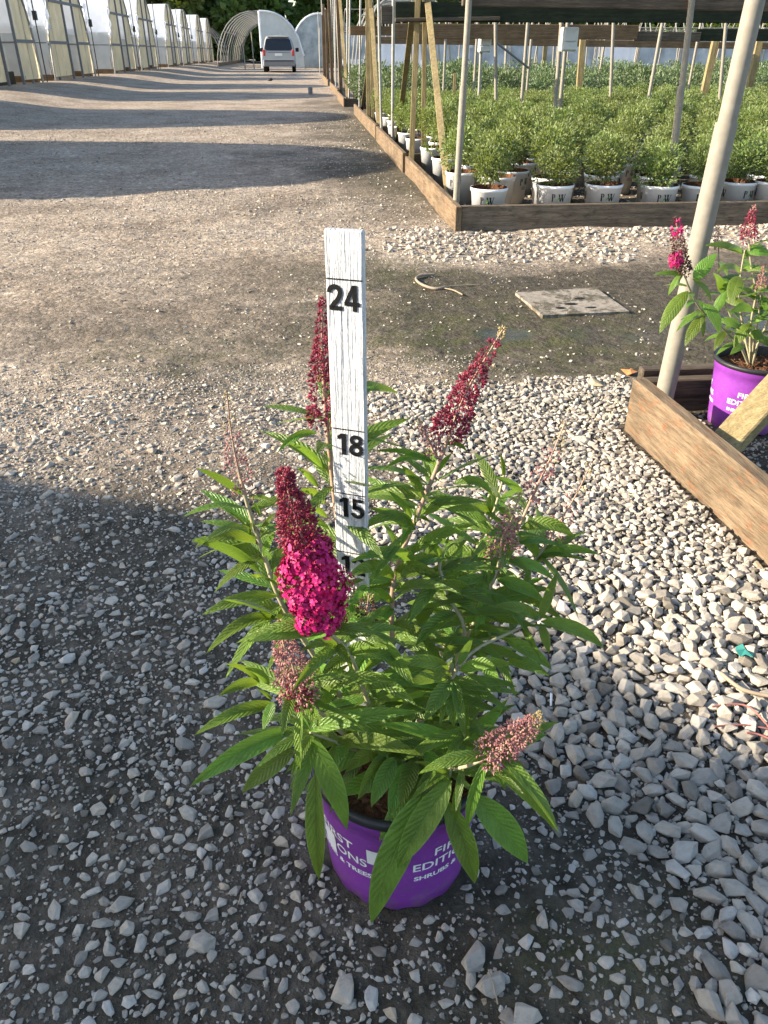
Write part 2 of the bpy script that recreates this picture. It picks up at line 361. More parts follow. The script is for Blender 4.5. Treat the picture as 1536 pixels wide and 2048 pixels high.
def zones(x, y):
    """mud (plus painted gap shade under the pebbles), moss, wet"""
    w = vnoise(x, y, 1.7, 5)*.5+vnoise(x, y, 4.1, 6)*.3
    nw = w-.4
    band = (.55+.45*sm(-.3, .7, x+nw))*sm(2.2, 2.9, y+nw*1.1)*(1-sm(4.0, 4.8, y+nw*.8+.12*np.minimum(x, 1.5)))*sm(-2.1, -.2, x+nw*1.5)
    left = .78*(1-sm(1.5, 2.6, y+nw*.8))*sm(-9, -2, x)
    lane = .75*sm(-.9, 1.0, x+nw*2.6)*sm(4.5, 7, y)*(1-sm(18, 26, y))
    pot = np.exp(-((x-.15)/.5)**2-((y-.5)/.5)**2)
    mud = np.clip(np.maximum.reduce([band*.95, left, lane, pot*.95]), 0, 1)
    mud = np.maximum(mud, .85*dA(x, y))  # dark dirt under loose pebbles, also painting in the shade of their gaps
    mud = np.maximum(mud, .45*sm(.9, 1.1, x)*sm(5.1, 5.4, y))
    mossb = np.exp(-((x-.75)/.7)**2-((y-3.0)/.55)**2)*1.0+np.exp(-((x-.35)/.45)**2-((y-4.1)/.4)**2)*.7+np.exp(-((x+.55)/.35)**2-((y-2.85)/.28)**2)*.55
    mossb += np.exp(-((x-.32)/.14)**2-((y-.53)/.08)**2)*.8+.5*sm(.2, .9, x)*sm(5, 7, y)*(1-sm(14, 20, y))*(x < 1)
    p1, p2 = gp(1010, 668), gp(1480, 645)
    wet = np.exp(-((x-p1.x)/.17)**2-((y-p1.y)/.12)**2)*.95+np.exp(-((x-p2.x)/.42)**2-((y-p2.y)/.2)**2)*.95+np.exp(-((x+.4)/1.0)**2-((y-44)/9)**2)*.85
    wet = np.maximum(wet, .55*np.exp(-((x-1.3)/.8)**2-((y-3.0)/.35)**2))
    return mud, np.clip(mossb, 0, 1), np.clip(wet, 0, 1)
def axis(spec):
    out = []
    for a, b, st in spec: out += list(np.arange(a, b-1e-6, st))
    return np.array(out+[spec[-1][1]])
gx = np.concatenate([-np.geomspace(160, 8.2, 14), axis([(-8, -3, .35), (-3, -1.4, .06), (-1.4, 1.9, .018), (1.9, 4, .07), (4, 9, .4)]), np.geomspace(10, 160, 12)])
gy = np.concatenate([axis([(-14, -2, 1.2), (-2, .3, .2), (.3, 2.6, .016), (2.6, 5.6, .03), (5.6, 14, .12), (14, 40, .7)]), np.geomspace(42, 420, 16)])
GX, GY = np.meshgrid(gx, gy); nx, ny = len(gx), len(gy)
GV = np.stack([GX, GY, zg(GX, GY)], -1).reshape(-1, 3)
ii = (np.arange(ny-1)[:, None]*nx+np.arange(nx-1)[None]).ravel(); GF = np.stack([ii, ii+1, ii+nx+1, ii+nx], 1)
def npmesh(name, V, Fq, mat, smooth=True):
    me = bpy.data.meshes.new(name); k = Fq.shape[1]
    me.vertices.add(len(V)); me.vertices.foreach_set('co', V.astype(np.float32).ravel())
    me.loops.add(Fq.size); me.loops.foreach_set('vertex_index', Fq.astype(np.int32).ravel())
    me.polygons.add(len(Fq)); me.polygons.foreach_set('loop_start', np.arange(0, Fq.size, k, dtype=np.int32)); me.polygons.foreach_set('loop_total', np.full(len(Fq), k, np.int32))
    me.polygons.foreach_set('use_smooth', np.full(len(Fq), smooth)); me.materials.append(MAT[mat]); me.update(calc_edges=True); return me
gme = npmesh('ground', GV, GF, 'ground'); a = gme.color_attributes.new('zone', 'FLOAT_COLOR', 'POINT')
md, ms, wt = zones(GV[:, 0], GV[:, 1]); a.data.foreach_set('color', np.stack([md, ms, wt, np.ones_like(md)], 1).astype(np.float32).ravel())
ground = bpy.data.objects.new('ground', gme); COL.objects.link(ground); ground['kind'] = 'structure'

# ---- stones: prototypes are angular convex hulls
def rockproto(npts, seed, bev):
    r = random.Random(seed); bm = bmesh.new()
    for i in range(npts):
        z = 1-2*(i+.5)/npts; t = i*2.39996+r.uniform(-.4, .4); q = math.sqrt(1-z*z); k = r.uniform(.66, 1.12)
        bm.verts.new((q*math.cos(t)*k, q*math.sin(t)*k, z*k))
    bmesh.ops.convex_hull(bm, input=bm.verts[:])
    bmesh.ops.dissolve_limit(bm, angle_limit=R(14), verts=bm.verts[:], edges=bm.edges[:])
    if bev: bmesh.ops.bevel(bm, geom=bm.edges[:], offset=bev, segments=1, affect='EDGES')
    bmesh.ops.triangulate(bm, faces=bm.faces[:])
    if bev:
        bmesh.ops.subdivide_edges(bm, edges=bm.edges[:], cuts=1, use_grid_fill=True, fractal=.08, seed=seed); bmesh.ops.smooth_vert(bm, verts=bm.verts[:], factor=.10, use_axis_x=True, use_axis_y=True, use_axis_z=True); bmesh.ops.triangulate(bm, faces=bm.faces[:])
    bm.normal_update(); bm.verts.index_update()
    V = np.array([v.co[:] for v in bm.verts]); Fa = np.array([[v.index for v in f.verts] for f in bm.faces]); bm.free(); return V, Fa
PR_BIG = [rockproto(random.Random(i).randint(9, 13), i, .045) for i in range(18)]
PR_TINY = [rockproto(6, 90+i, 0) for i in range(8)]
PR_SM = [rockproto(random.Random(50+i).randint(8, 10), 50+i, 0) for i in range(12)]
stones = []     # x, y, z, a, b, c(radii), yaw, tiltx, tilty, proto, big
grid = {}
def free_spot(x, y, r, k=.86):
    c = int(math.floor(x/.05)), int(math.floor(y/.05))
    for i in (-1, 0, 1):
        for j in (-1, 0, 1):
            for (X, Y, r2) in grid.get((c[0]+i, c[1]+j), ()):
                if (X-x)**2+(Y-y)**2 < ((r+r2)*k)**2: return False
    return True
def put(x, y, r, k=.86, sink=.35, lay=0, check=True, flat=1.):
    if (x-.085)**2+(y-.709)**2 < (.104+r*.6)**2: return
    sh = .075*(2.05-y)
    if (y < 2.14 and .935-r+max(sh, 0) < x < 1.0+r+sh) or (2.19 <= y < 2.34 and x > 1.03-r) or (.93-r < x < 1.0 and y > 5.15-r) or (x > .93-r and 5.15-r < y < 5.25): return
    if (x-1.318)**2+(y-2.1)**2 < (.105+r)**2 or (x-1.09)**2+(y-2.15)**2 < .045**2: return
    if check:
        if not free_spot(x, y, r, k): return
        grid.setdefault((int(math.floor(x/.05)), int(math.floor(y/.05))), []).append((x, y, r))
    q = random.Random(len(stones)); a = r*q.uniform(1.0, 1.5); b = r*q.uniform(.7, 1.0); c = r*q.uniform(.45, .85)*flat
    stones.append((x, y, c*(1-2*sink)+lay, a, b, c, q.uniform(0, 6.28), q.gauss(0, .25), q.gauss(0, .25)))
def field(n, x0, x1, y0, y1, rmin, rmax, dens, k=.86, sink=.35, lay=0, check=True, pw=1.6, flat=1.):
    rs = rmin+(rmax-rmin)*rng.random(n)**pw; rs = -np.sort(-rs); X = rng.uniform(x0, x1, n); Y = rng.uniform(y0, y1, n); D = dens(X, Y)
    keep = rng.random(n) < D
    for x, y, r in zip(X[keep], Y[keep], rs[keep]): put(x, y, r, k, sink, lay, check, flat)
def dC(x, y):   # stones trodden into the dirt on the left
    return (1-dA(x, y))*(.4+.6*sm(.25, .55, vnoise(x, y, 2.7, 11)))*(1-.8*np.exp(-((x-.2)/.26)**2-((y-.6)/.3)**2))
big_in = dict(x0=-.95, x1=1.0, y0=.4, y1=2.55)
field(60000, .05, 1.1, .2, 1.3, .0075, .0205, dA, .70, .30, pw=1.7, flat=.95)
field(60000, .05, 1.1, 1.2, 2.55, .005, .0140, dA, .68, .30, pw=1.6, flat=.95)
field(40000, .05, 1.1, .2, 2.55, .003, .008, dA, .5, .38, .0)
field(2600, -1.4, .6, .2, 2.5, .010, .0175, lambda x, y: dC(x, y)*.9, .9, .44, pw=2.2, flat=.8)
field(22000, -1.4, .6, .2, 2.6, .005, .0115, lambda x, y: dC(x, y), .80, .44, pw=1.9, flat=.85)
field(50000, -1.4, .6, .2, 2.8, .0022, .006, lambda x, y: .35+.65*dC(x, y), .7, .42, pw=1.5)
field(45000, -1.4, .8, .2, 2.7, .0014, .0036, lambda x, y: .5+.4*dC(x, y), .7, .3, check=False)
field(14000, -1.3, 1.0, .4, 2.4, .0012, .003, lambda x, y: .4+.5*dC(x, y), 1, .3, check=False)
dI = lambda x, y: .75+0*x
field(9000, 1.03, 2.0, .9, 2.2, .004, .011, dI, .8, .45, pw=1.8)
field(6000, 1.03, 2.0, .9, 2.2, .0018, .004, dI, 1, .3, check=False)
dB = lambda x, y: sm(.2, .75, x+(vnoise(x, y, 3, 12)-.5)*.6)*sm(4.25, 4.6, y+(vnoise(x, y, 3, 13)-.5)*.5)
field(5200, .1, 4.2, 4.2, 5.3, .009, .024, dB, .85, .35)
field(26000, -3.4, 1.5, 2.2, 6.8, .003, .010, lambda x, y: .2+.75*sm(.35, .7, vnoise(x, y, 1.3, 14))*(1-.93*np.minimum(1, 1.3*zones(x, y)[0])), 1, .4, check=False, pw=2.2)
field(1500, -2.6, 2.4, 2.2, 5.0, .006, .016, lambda x, y: (.12+.5*sm(.55, .75, vnoise(x, y, 2.1, 15)))*(1-.8*zones(x, y)[0]), 1, .5, check=False, pw=3)
field(18000, -6, .9, 5, 17, .006, .016, lambda x, y: .35+.65*sm(.35, .7, vnoise(x, y, .9, 16)), 1, .38, check=False, pw=2)
field(2600, .94, 3.6, 5.25, 7.2, .008, .02, lambda x, y: .6+0*x, 1, .4, check=False)
for px, py, r in ((1190, 768, .034), (950, 1925, .0225), (690, 1985, .023), (985, 1975, .02), (430, 1410, .02), (1250, 1210, .026), (1050, 2040, .022), (400, 1890, .02), (1160, 880, .03)):
    p = gp(px, py); stones.append((p.x, p.y, r*.2, r*1.25, r*.9, r*.62, random.uniform(0, 6), .1, .1))
S = np.array(stones); S[:, 2] += zg(S[:, 0], S[:, 1])
pxs = np.zeros(len(S))
for i, s in enumerate(S):
    u, v, z = proj((s[0], s[1], s[2])); pxs[i] = s[3]/z if (-20 < u < 1556 and v < 2070) else -1
order = np.argsort(-pxs); isobj = np.zeros(len(S), bool); isobj[order[:300]] = True
def rotm(yaw, tx, ty):
    return (Matrix.Rotation(yaw, 3, 'Z')@Matrix.Rotation(tx, 3, 'X')@Matrix.Rotation(ty, 3, 'Y'))
pmesh = []
for i, (V, Fa) in enumerate(PR_BIG): pmesh.append(npmesh('stone', V, Fa, 'stone', False))
for i in order[:300]:
    s = S[i]; o = bpy.data.objects.new('stone', pmesh[i % len(pmesh)]); COL.objects.link(o); o.parent = ground
    o.location = s[:3]; o.rotation_euler = rotm(s[6], s[7], s[8]).to_euler(); o.scale = s[3:6]
def stuff(name, idx, protos):
    VV = []; FF = []; TT = []; n = 0
    for k in idx:
        s = S[k]; V, Fa = protos[k % len(protos)]; M = np.array(rotm(s[6], s[7], s[8]))
        VV.append((V*s[3:6])@M.T+s[:3]); FF.append(Fa+n); n += len(V); TT.append(np.full(len(V), ((k*0.61803) % 1)*(.11 if s[3] < .0042 and k % 5 else 1)))
    me = npmesh(name, np.concatenate(VV), np.concatenate(FF), 'stonestuff', False)
    a = me.attributes.new('tint', 'FLOAT', 'POINT'); a.data.foreach_set('value', np.concatenate(TT).astype(np.float32))
    o = bpy.data.objects.new(name, me); COL.objects.link(o); o.parent = ground; o['kind'] = 'stuff'; return o
rest = [i for i in range(len(S)) if not isobj[i]]
stuff('gravel', [i for i in rest if pxs[i] > .0085], PR_BIG); stuff('fine_gravel', [i for i in rest if .0045 < pxs[i] <= .0085 or pxs[i] < 0], PR_SM); stuff('grit', [i for i in rest if 0 <= pxs[i] <= .0045], PR_TINY)

# ------------------------------------------------------------------ leaves, stems, flower spikes
def leafgeo(B, T, w, arch=.12, nh=None, fold=.22, seg=11, twist=0., wave=.03, seed=0):
    B, T = Vector(B), Vector(T); d = T-B; Ln = d.length; r = random.Random(seed)
    up = Vector((0, 0, 1)); upp = up-d*(up.dot(d)/max(Ln*Ln, 1e-9))
    if upp.length < .2: upp = Vector((-.2, -1, .1))
    upp.normalize(); C = (B+T)/2+upp*arch*Ln*2
    nh = Vector(nh) if nh else Vector((0, -.6, .8)); v = []; f = []; uv = []
    us = (-1, -.55, 0, .55, 1); ph = r.uniform(0, 6)
    for i in range(seg+1):
        t = i/seg; c = B*(1-t)**2+C*2*t*(1-t)+T*t*t; tg = ((C-B)*(1-t)+(T-C)*t).normalized()
        s = tg.cross(nh); s = s.normalized() if s.length > 1e-4 else Vector((1, 0, 0))
        n = s.cross(tg)
        if twist: q = Matrix.Rotation(twist*t, 3, tg); s = q@s; n = q@n
        pw_ = max(t, .0)**.66*(1-t)**.98/.452; hw = w/2*max(pw_, .05 if t < .9 else .0)
        for u in us:
            e = math.sin(t*16+ph+(1.5 if u > 0 else 0))*wave*abs(u)
            k = fold*abs(u)-.22*abs(u)**3
            v.append(c+s*(u*hw*(1-.1*abs(fold)))+n*(k+e)*hw); uv.append(((u+1)/2, t))
    for i in range(seg):
        for j in range(4):
            a = i*5+j; f.append((a, a+1, a+6, a+5))
    return v, f, uv
def make_leaf(parent, B, T, w, seed, mat='leaf', **k):
    v, f, uv = leafgeo(B, T, w, seed=seed, **k); return mk('leaf', v, f, mat, parent, uv, True)
BUD_V = [(0, 0, 0), (.28, 0, .45), (0, .28, .45), (-.28, 0, .45), (0, -.28, .45), (0, 0, 1.)]
BUD_F = [(0, 2, 1), (0, 3, 2), (0, 4, 3), (0, 1, 4), (1, 2, 5), (2, 3, 5), (3, 4, 5), (4, 1, 5)]
def frame(d):
    d = Vector(d).normalized(); a = d.cross(Vector((.31, .17, .93))).normalized(); return a, d.cross(a), d
def add_bud(mb, p, d, ln, fat=1.):
    a, b, c = frame(d); mb.add([p+a*(x*ln*fat)+b*(y*ln*fat)+c*(z*ln) for x, y, z in BUD_V], BUD_F)
def add_floret(mb, p, d, r):
    a, b, c = frame(d); t0 = random.uniform(0, 1.5); V = []; Fc = []
    for k in range(4):
        t = t0+k*math.pi/2; e = a*math.cos(t)+b*math.sin(t); g = b*math.cos(t)-a*math.sin(t); n = len(V); lift = random.uniform(-.15, .35)
        V += [p+g*(-.16*r), p+g*(.16*r), p+e*r*.62+g*(.46*r)+c*lift*r*.6, p+e*r*1.0+c*lift*r, p+e*r*.62-g*(.46*r)+c*lift*r*.6]; Fc.append((n, n+1, n+2, n+3, n+4))
    mb.add(V, Fc)
def spike(parent, pts, rmax, clusters, mats, per=16, bud=.006, taper=.8, gap=0., tipfrac=.15, bloom=None, seed=0, prof=None, fat=1.):
    """panicle along pts (base -> tip); mats = (lower, tip); bloom=(t0,t1) gets open florets"""
    random.seed(seed); path = smoothpath(pts, 8); nP = len(path); ax = MB(); ax.add(*tube(path, [.0016*(1-.6*i/nP) for i in range(nP)], 5))
    root = ax.mk('flower_spike', 'stempink', parent); lo, tp, fl = MB(), MB(), MB()
    def pt(t): x = min(max(t, 0), .999)*(nP-1); i = int(x); return path[i].lerp(path[i+1], x-i), (path[i+1]-path[i]).normalized()
    for k in range(clusters):
        t = (k+.5)/clusters; p, d = pt(t); rr = (prof(t) if prof else rmax*((1-t)**taper*.92+.08)); a, b, c = frame(d); rr0 = rr
        for j in range(4 if t < .75 else 3):
            th = j*math.pi/2+k*.9+random.uniform(-.3, .3); od = (a*math.cos(th)+b*math.sin(th)); rr = rr0*random.uniform(.74, 1.18); cen = p+od*rr*.6+d*rr0*random.uniform(-.05, .4)
            isbl = bloom and bloom[0] <= t <= bloom[1]; m = int(per*(.45+.55*(1-t)))
            if gap and random.random() < gap: continue
            for _ in range(m):
                q = Vector((random.gauss(0, 1), random.gauss(0, 1), random.gauss(0, 1))).normalized(); q = (q+od*.75+d*.35).normalized()
                pp = cen+q*rr*random.uniform(.30, .52)
                if isbl and random.random() < (.93 if t < bloom[1]-.12 else .5): add_floret(fl, pp+q*.002, q, random.uniform(.0023, .0035))
                else: add_bud(tp if t > 1-tipfrac else lo, pp, q, bud*random.uniform(.7, 1.2)*(.65+.35*(1-t)), fat)
    if lo.v: lo.mk('buds', mats[0], root)
    if tp.v: tp.mk('bud_tip', mats[1], root)
    if fl.v: fl.mk('florets', 'petal', root)
    return root

# ------------------------------------------------------------------ pots
def wraptext(s, size, c, rad_at, z0, ang, bold=0., sx=1., off=.0007, anchor='start'):
    """text on a pot wall; ang measured counter-clockwise, reading direction left to right seen from outside"""
    v, f = text2d(s, size, bold, sx); wd = v[:, 0].max()-v[:, 0].min(); v[:, 0] -= v[:, 0].min()
    if anchor == 'end': v[:, 0] -= wd
    if anchor == 'mid': v[:, 0] -= wd/2
    out = []
    for x, y in v:
        z = z0+y; r = rad_at(z)+off; t = ang+x/rad_at(z0); out.append((c[0]+r*math.cos(t), c[1]+r*math.sin(t), c[2]+z))
    return out, f
def purple_pot(parent, c, R0=.092, R1=.112, Hh=.205, a0=0., reps=4, period=None, notch=True):
    rad = lambda z: R0+(R1-R0)*z/Hh
    prof = [(0, .012), (R0-.012, .012), (R0-.004, 0), (R0, .004), (rad(.03), .03), (rad(Hh-.05), Hh-.05), (rad(Hh-.032), Hh-.032), (rad(Hh-.03)+.0015, Hh-.03), (R1+.0005, Hh-.012)]
    pot = mk('pot', *lathe(c, prof, 64, (lambda j, k: (.004 if (k % 4) < 2 else 0.) if j in (2, 3) else 0.) if notch else None), 'purple', parent, smooth=True)
    rp = [(R1, Hh-.013), (R1+.004, Hh-.012), (R1+.005, Hh-.004), (R1+.003, Hh), (R1-.003, Hh), (R1-.005, Hh-.006), (rad(Hh-.05)-.004, Hh-.05)]
    mk('rim', *lathe(c, rp, 64), 'potdark', pot, smooth=True)
    sr = rad(Hh-.03)-.004; sv = [(c[0], c[1], c[2]+Hh-.026)]; sf = []
    for q in range(1, 7):
        for k in range(28):
            t = 2*math.pi*k/28; sv.append((c[0]+sr*q/6*math.cos(t), c[1]+sr*q/6*math.sin(t), c[2]+Hh-.028+random.uniform(-.004, .004)))
    for k in range(28): sf.append((0, 1+k, 1+(k+1) % 28))
    for q in range(5):
        for k in range(28): sf.append((1+q*28+k, 1+(q+1)*28+k, 1+(q+1)*28+(k+1) % 28, 1+q*28+(k+1) % 28))
    mk('soil', sv, sf, 'soil', parent)
    mb = MB()
    for _ in range(170):
        t = random.uniform(0, 6.28); r = sr*.95*math.sqrt(random.random()); p = Vector((c[0]+r*math.cos(t), c[1]+r*math.sin(t), c[2]+Hh-.024+random.uniform(0, .006)))
        d = Vector((random.gauss(0, 1), random.gauss(0, 1), random.gauss(0, .25))).normalized(); mb.add(*beam(p-d*.006, p+d*random.uniform(.004, .012), .003, .0018, bev=0))
    tag(mb.mk('bark_chips', 'soil', parent), kind='stuff')
    for k in range(reps):
        a = a0+k*2*math.pi/reps
        for s, sz, zz, bo, sx, da in (('FIRST', .0225, .121, .0003, 1.15, .030), ('EDITIONS', .0225, .096, .0003, 1.08, 0.), ('SHRUBS & TREES', .0130, .074, .0004, 1.13, .002)):
            mk('lettering', *wraptext(s, sz, c, rad, zz, a+da/R1, bo, sx), 'whiteink', pot)
    return pot

# ------------------------------------------------------------------ the main plant
PC = Vector((.085, .709, 0.))
plant = thing('potted_butterfly_bush', 'butterfly bush in purple pot with magenta bloom, standing on open gravel around the measuring stick', 'potted plant', PC)
radf = lambda z: .0975+.0165*z/.205
def pang(px, py):                                   # angle on the pot wall that a photo pixel falls on
    best = None
    for k in range(200):
        t = -math.pi+k*math.pi/200
        for z in np.arange(.02, .18, .004):
            r = radf(z); u, v, _ = proj((PC.x+r*math.cos(t), PC.y+r*math.sin(t), z)); e = (u-px)**2+(v-py)**2
            if best is None or e < best[0]: best = (e, t, z)
    return best[1], best[2]
pot1 = purple_pot(plant, PC, R0=.0975, R1=.114, a0=pang(826, 1722)[0], reps=4)
rim_z = .18
def P3(l): return [at(x, y, Y) for x, y, Y in l]
STEMS = [
 ([(752, 1490, .73), (715, 1300, .74), (680, 1080, .75), (661, 925, .755), (650, 800, .76), (645, 700, .765)], .0036),
 ([(775, 1500, .71), (735, 1400, .68), (700, 1310, .64), (655, 1262, .605), (641, 1235, .60)], .0033),
 ([(745, 1500, .71), (640, 1330, .70), (565, 1210, .70), (528, 1110, .71), (498, 1020, .72), (478, 945, .725)], .0034),
 ([(790, 1490, .73), (785, 1300, .735), (788, 1160, .745), (835, 1030, .765), (870, 945, .775), (900, 868, .785)], .0038),
 ([(805, 1490, .73), (925, 1290, .74), (895, 1190, .75), (880, 1140, .76), (884, 1115, .765)], .0030),
 ([(815, 1490, .74), (900, 1300, .76), (985, 1165, .79), (1037, 1055, .81), (1078, 965, .82)], .0030),
 ([(820, 1490, .74), (920, 1330, .77), (1010, 1190, .80), (1078, 1110, .82), (1100, 1075, .825)], .0028),
 ([(800, 1485, .75), (890, 1290, .79), (940, 1130, .82), (985, 1030, .84), (1008, 950, .85)], .0026),
 ([(745, 1505, .69), (690, 1470, .66), (640, 1425, .63), (590, 1392, .61), (583, 1375, .605)], .0030),
 ([(840, 1510, .69), (880, 1535, .64), (925, 1535, .60), (985, 1510, .58), (1010, 1495, .575)], .0030),
 ([(815, 1490, .72), (905, 1350, .68), (951, 1300, .70), (1020, 1265, .72), (1080, 1238, .73)], .0028),
 ([(805, 1495, .71), (850, 1420, .69), (900, 1362, .66), (912, 1345, .655)], .0028),
 ([(835, 1500, .70), (890, 1500, .66), (925, 1480, .63), (928, 1445, .63)], .0024),
 ([(740, 1510, .70), (660, 1480, .64), (620, 1465, .62)], .0024),
 ([(815, 1490, .74), (930, 1280, .755), (978, 1180, .765), (1000, 1120, .77)], .0028),
]
for i, (l, r) in enumerate(STEMS):
    pts = smoothpath(P3([(*l[0][:2], l[0][2])]+l[1:]), 5)
    b0 = pts[0]; base = Vector((PC.x+(b0.x-PC.x)*.5, PC.y+(b0.y-PC.y)*.5, rim_z-.01)); pts = [base]+pts[1:]
    mk('stem', *tube(pts, [r*(1-.45*k/len(pts)) for k in range(len(pts))], 7), 'stempink' if i in (0, 3, 5) else 'stem', plant, smooth=True)
# spikes: bloom, tall one by the stick, tall right one and the fading ones
spike(plant, P3([(646, 1244, .60), (621, 1130, .605), (590, 1030, .61), (566, 945, .615)]), .031, 34, ('bud', 'bud'), 46, .0066, bloom=(0, .47), seed=1, fat=.7,
      prof=lambda t: .0262*min(1, .74+t*1.9) if t < .15 else .0262*(1-(t-.15)/.85)**1.15+.0045)
spike(plant, P3([(652, 850, .757), (646, 760, .762), (644, 680, .766), (646, 596, .77)]), .0145, 16, ('bud', 'bud'), 26, .0060, seed=2, gap=.1, fat=.8)
spike(plant, P3([(897, 872, .785), (925, 800, .79), (960, 735, .795), (1008, 655, .80)]), .0180, 16, ('bud', 'budtip'), 30, .0062, seed=3, gap=.1, tipfrac=.13, fat=.8)
spike(plant, P3([(595, 1385, .61), (585, 1330, .605), (568, 1290, .605), (560, 1245, .605)]), .023, 14, ('budfade', 'budtip'), 26, .0052, seed=4, tipfrac=.2, fat=.8)
spike(plant, P3([(606, 1408, .605), (590, 1380, .605), (575, 1360, .603)]), .013, 5, ('bud', 'budfade'), 22, .0058, seed=5, taper=.3)
spike(plant, P3([(975, 1512, .58), (1015, 1485, .578), (1050, 1458, .576), (1083, 1432, .575)]), .0185, 13, ('budfade', 'budtip'), 30, .0050, seed=6, taper=.55)
spike(plant, P3([(492, 990, .72), (475, 930, .725), (462, 860, .73), (454, 785, .735)]), .0125, 14, ('budfade', 'budtip'), 9, .0048, seed=7, gap=.25, tipfrac=.35, taper=.6)
spike(plant, P3([(1000, 1115, .77), (1005, 1075, .772), (1025, 1035, .775), (1040, 985, .78)]), .021, 10, ('budfade', 'budtip'), 18, .0052, seed=8, tipfrac=.3)
spike(plant, P3([(1060, 1000, .815), (1085, 950, .82), (1108, 900, .825), (1130, 845, .83)]), .0125, 13, ('budfade', 'budtip'), 9, .0052, seed=9, gap=.35, tipfrac=.35, taper=.5)
spike(plant, P3([(1095, 1085, .825), (1115, 1050, .83), (1155, 985, .84), (1182, 925, .845)]), .014, 11, ('budfade', 'budtip'), 9, .0052, seed=10, gap=.3, tipfrac=.35, taper=.5)
spike(plant, P3([(872, 915, .775), (862, 890, .776), (848, 860, .777), (838, 838, .778)]), .0085, 8, ('budfade', 'budtip'), 10, .0045, seed=11, tipfrac=.3, taper=.6)
spike(plant, P3([(730, 1235, .66), (735, 1215, .66), (738, 1190, .66)]), .010, 5, ('spent', 'budtip'), 12, .0045, seed=12, taper=.5)
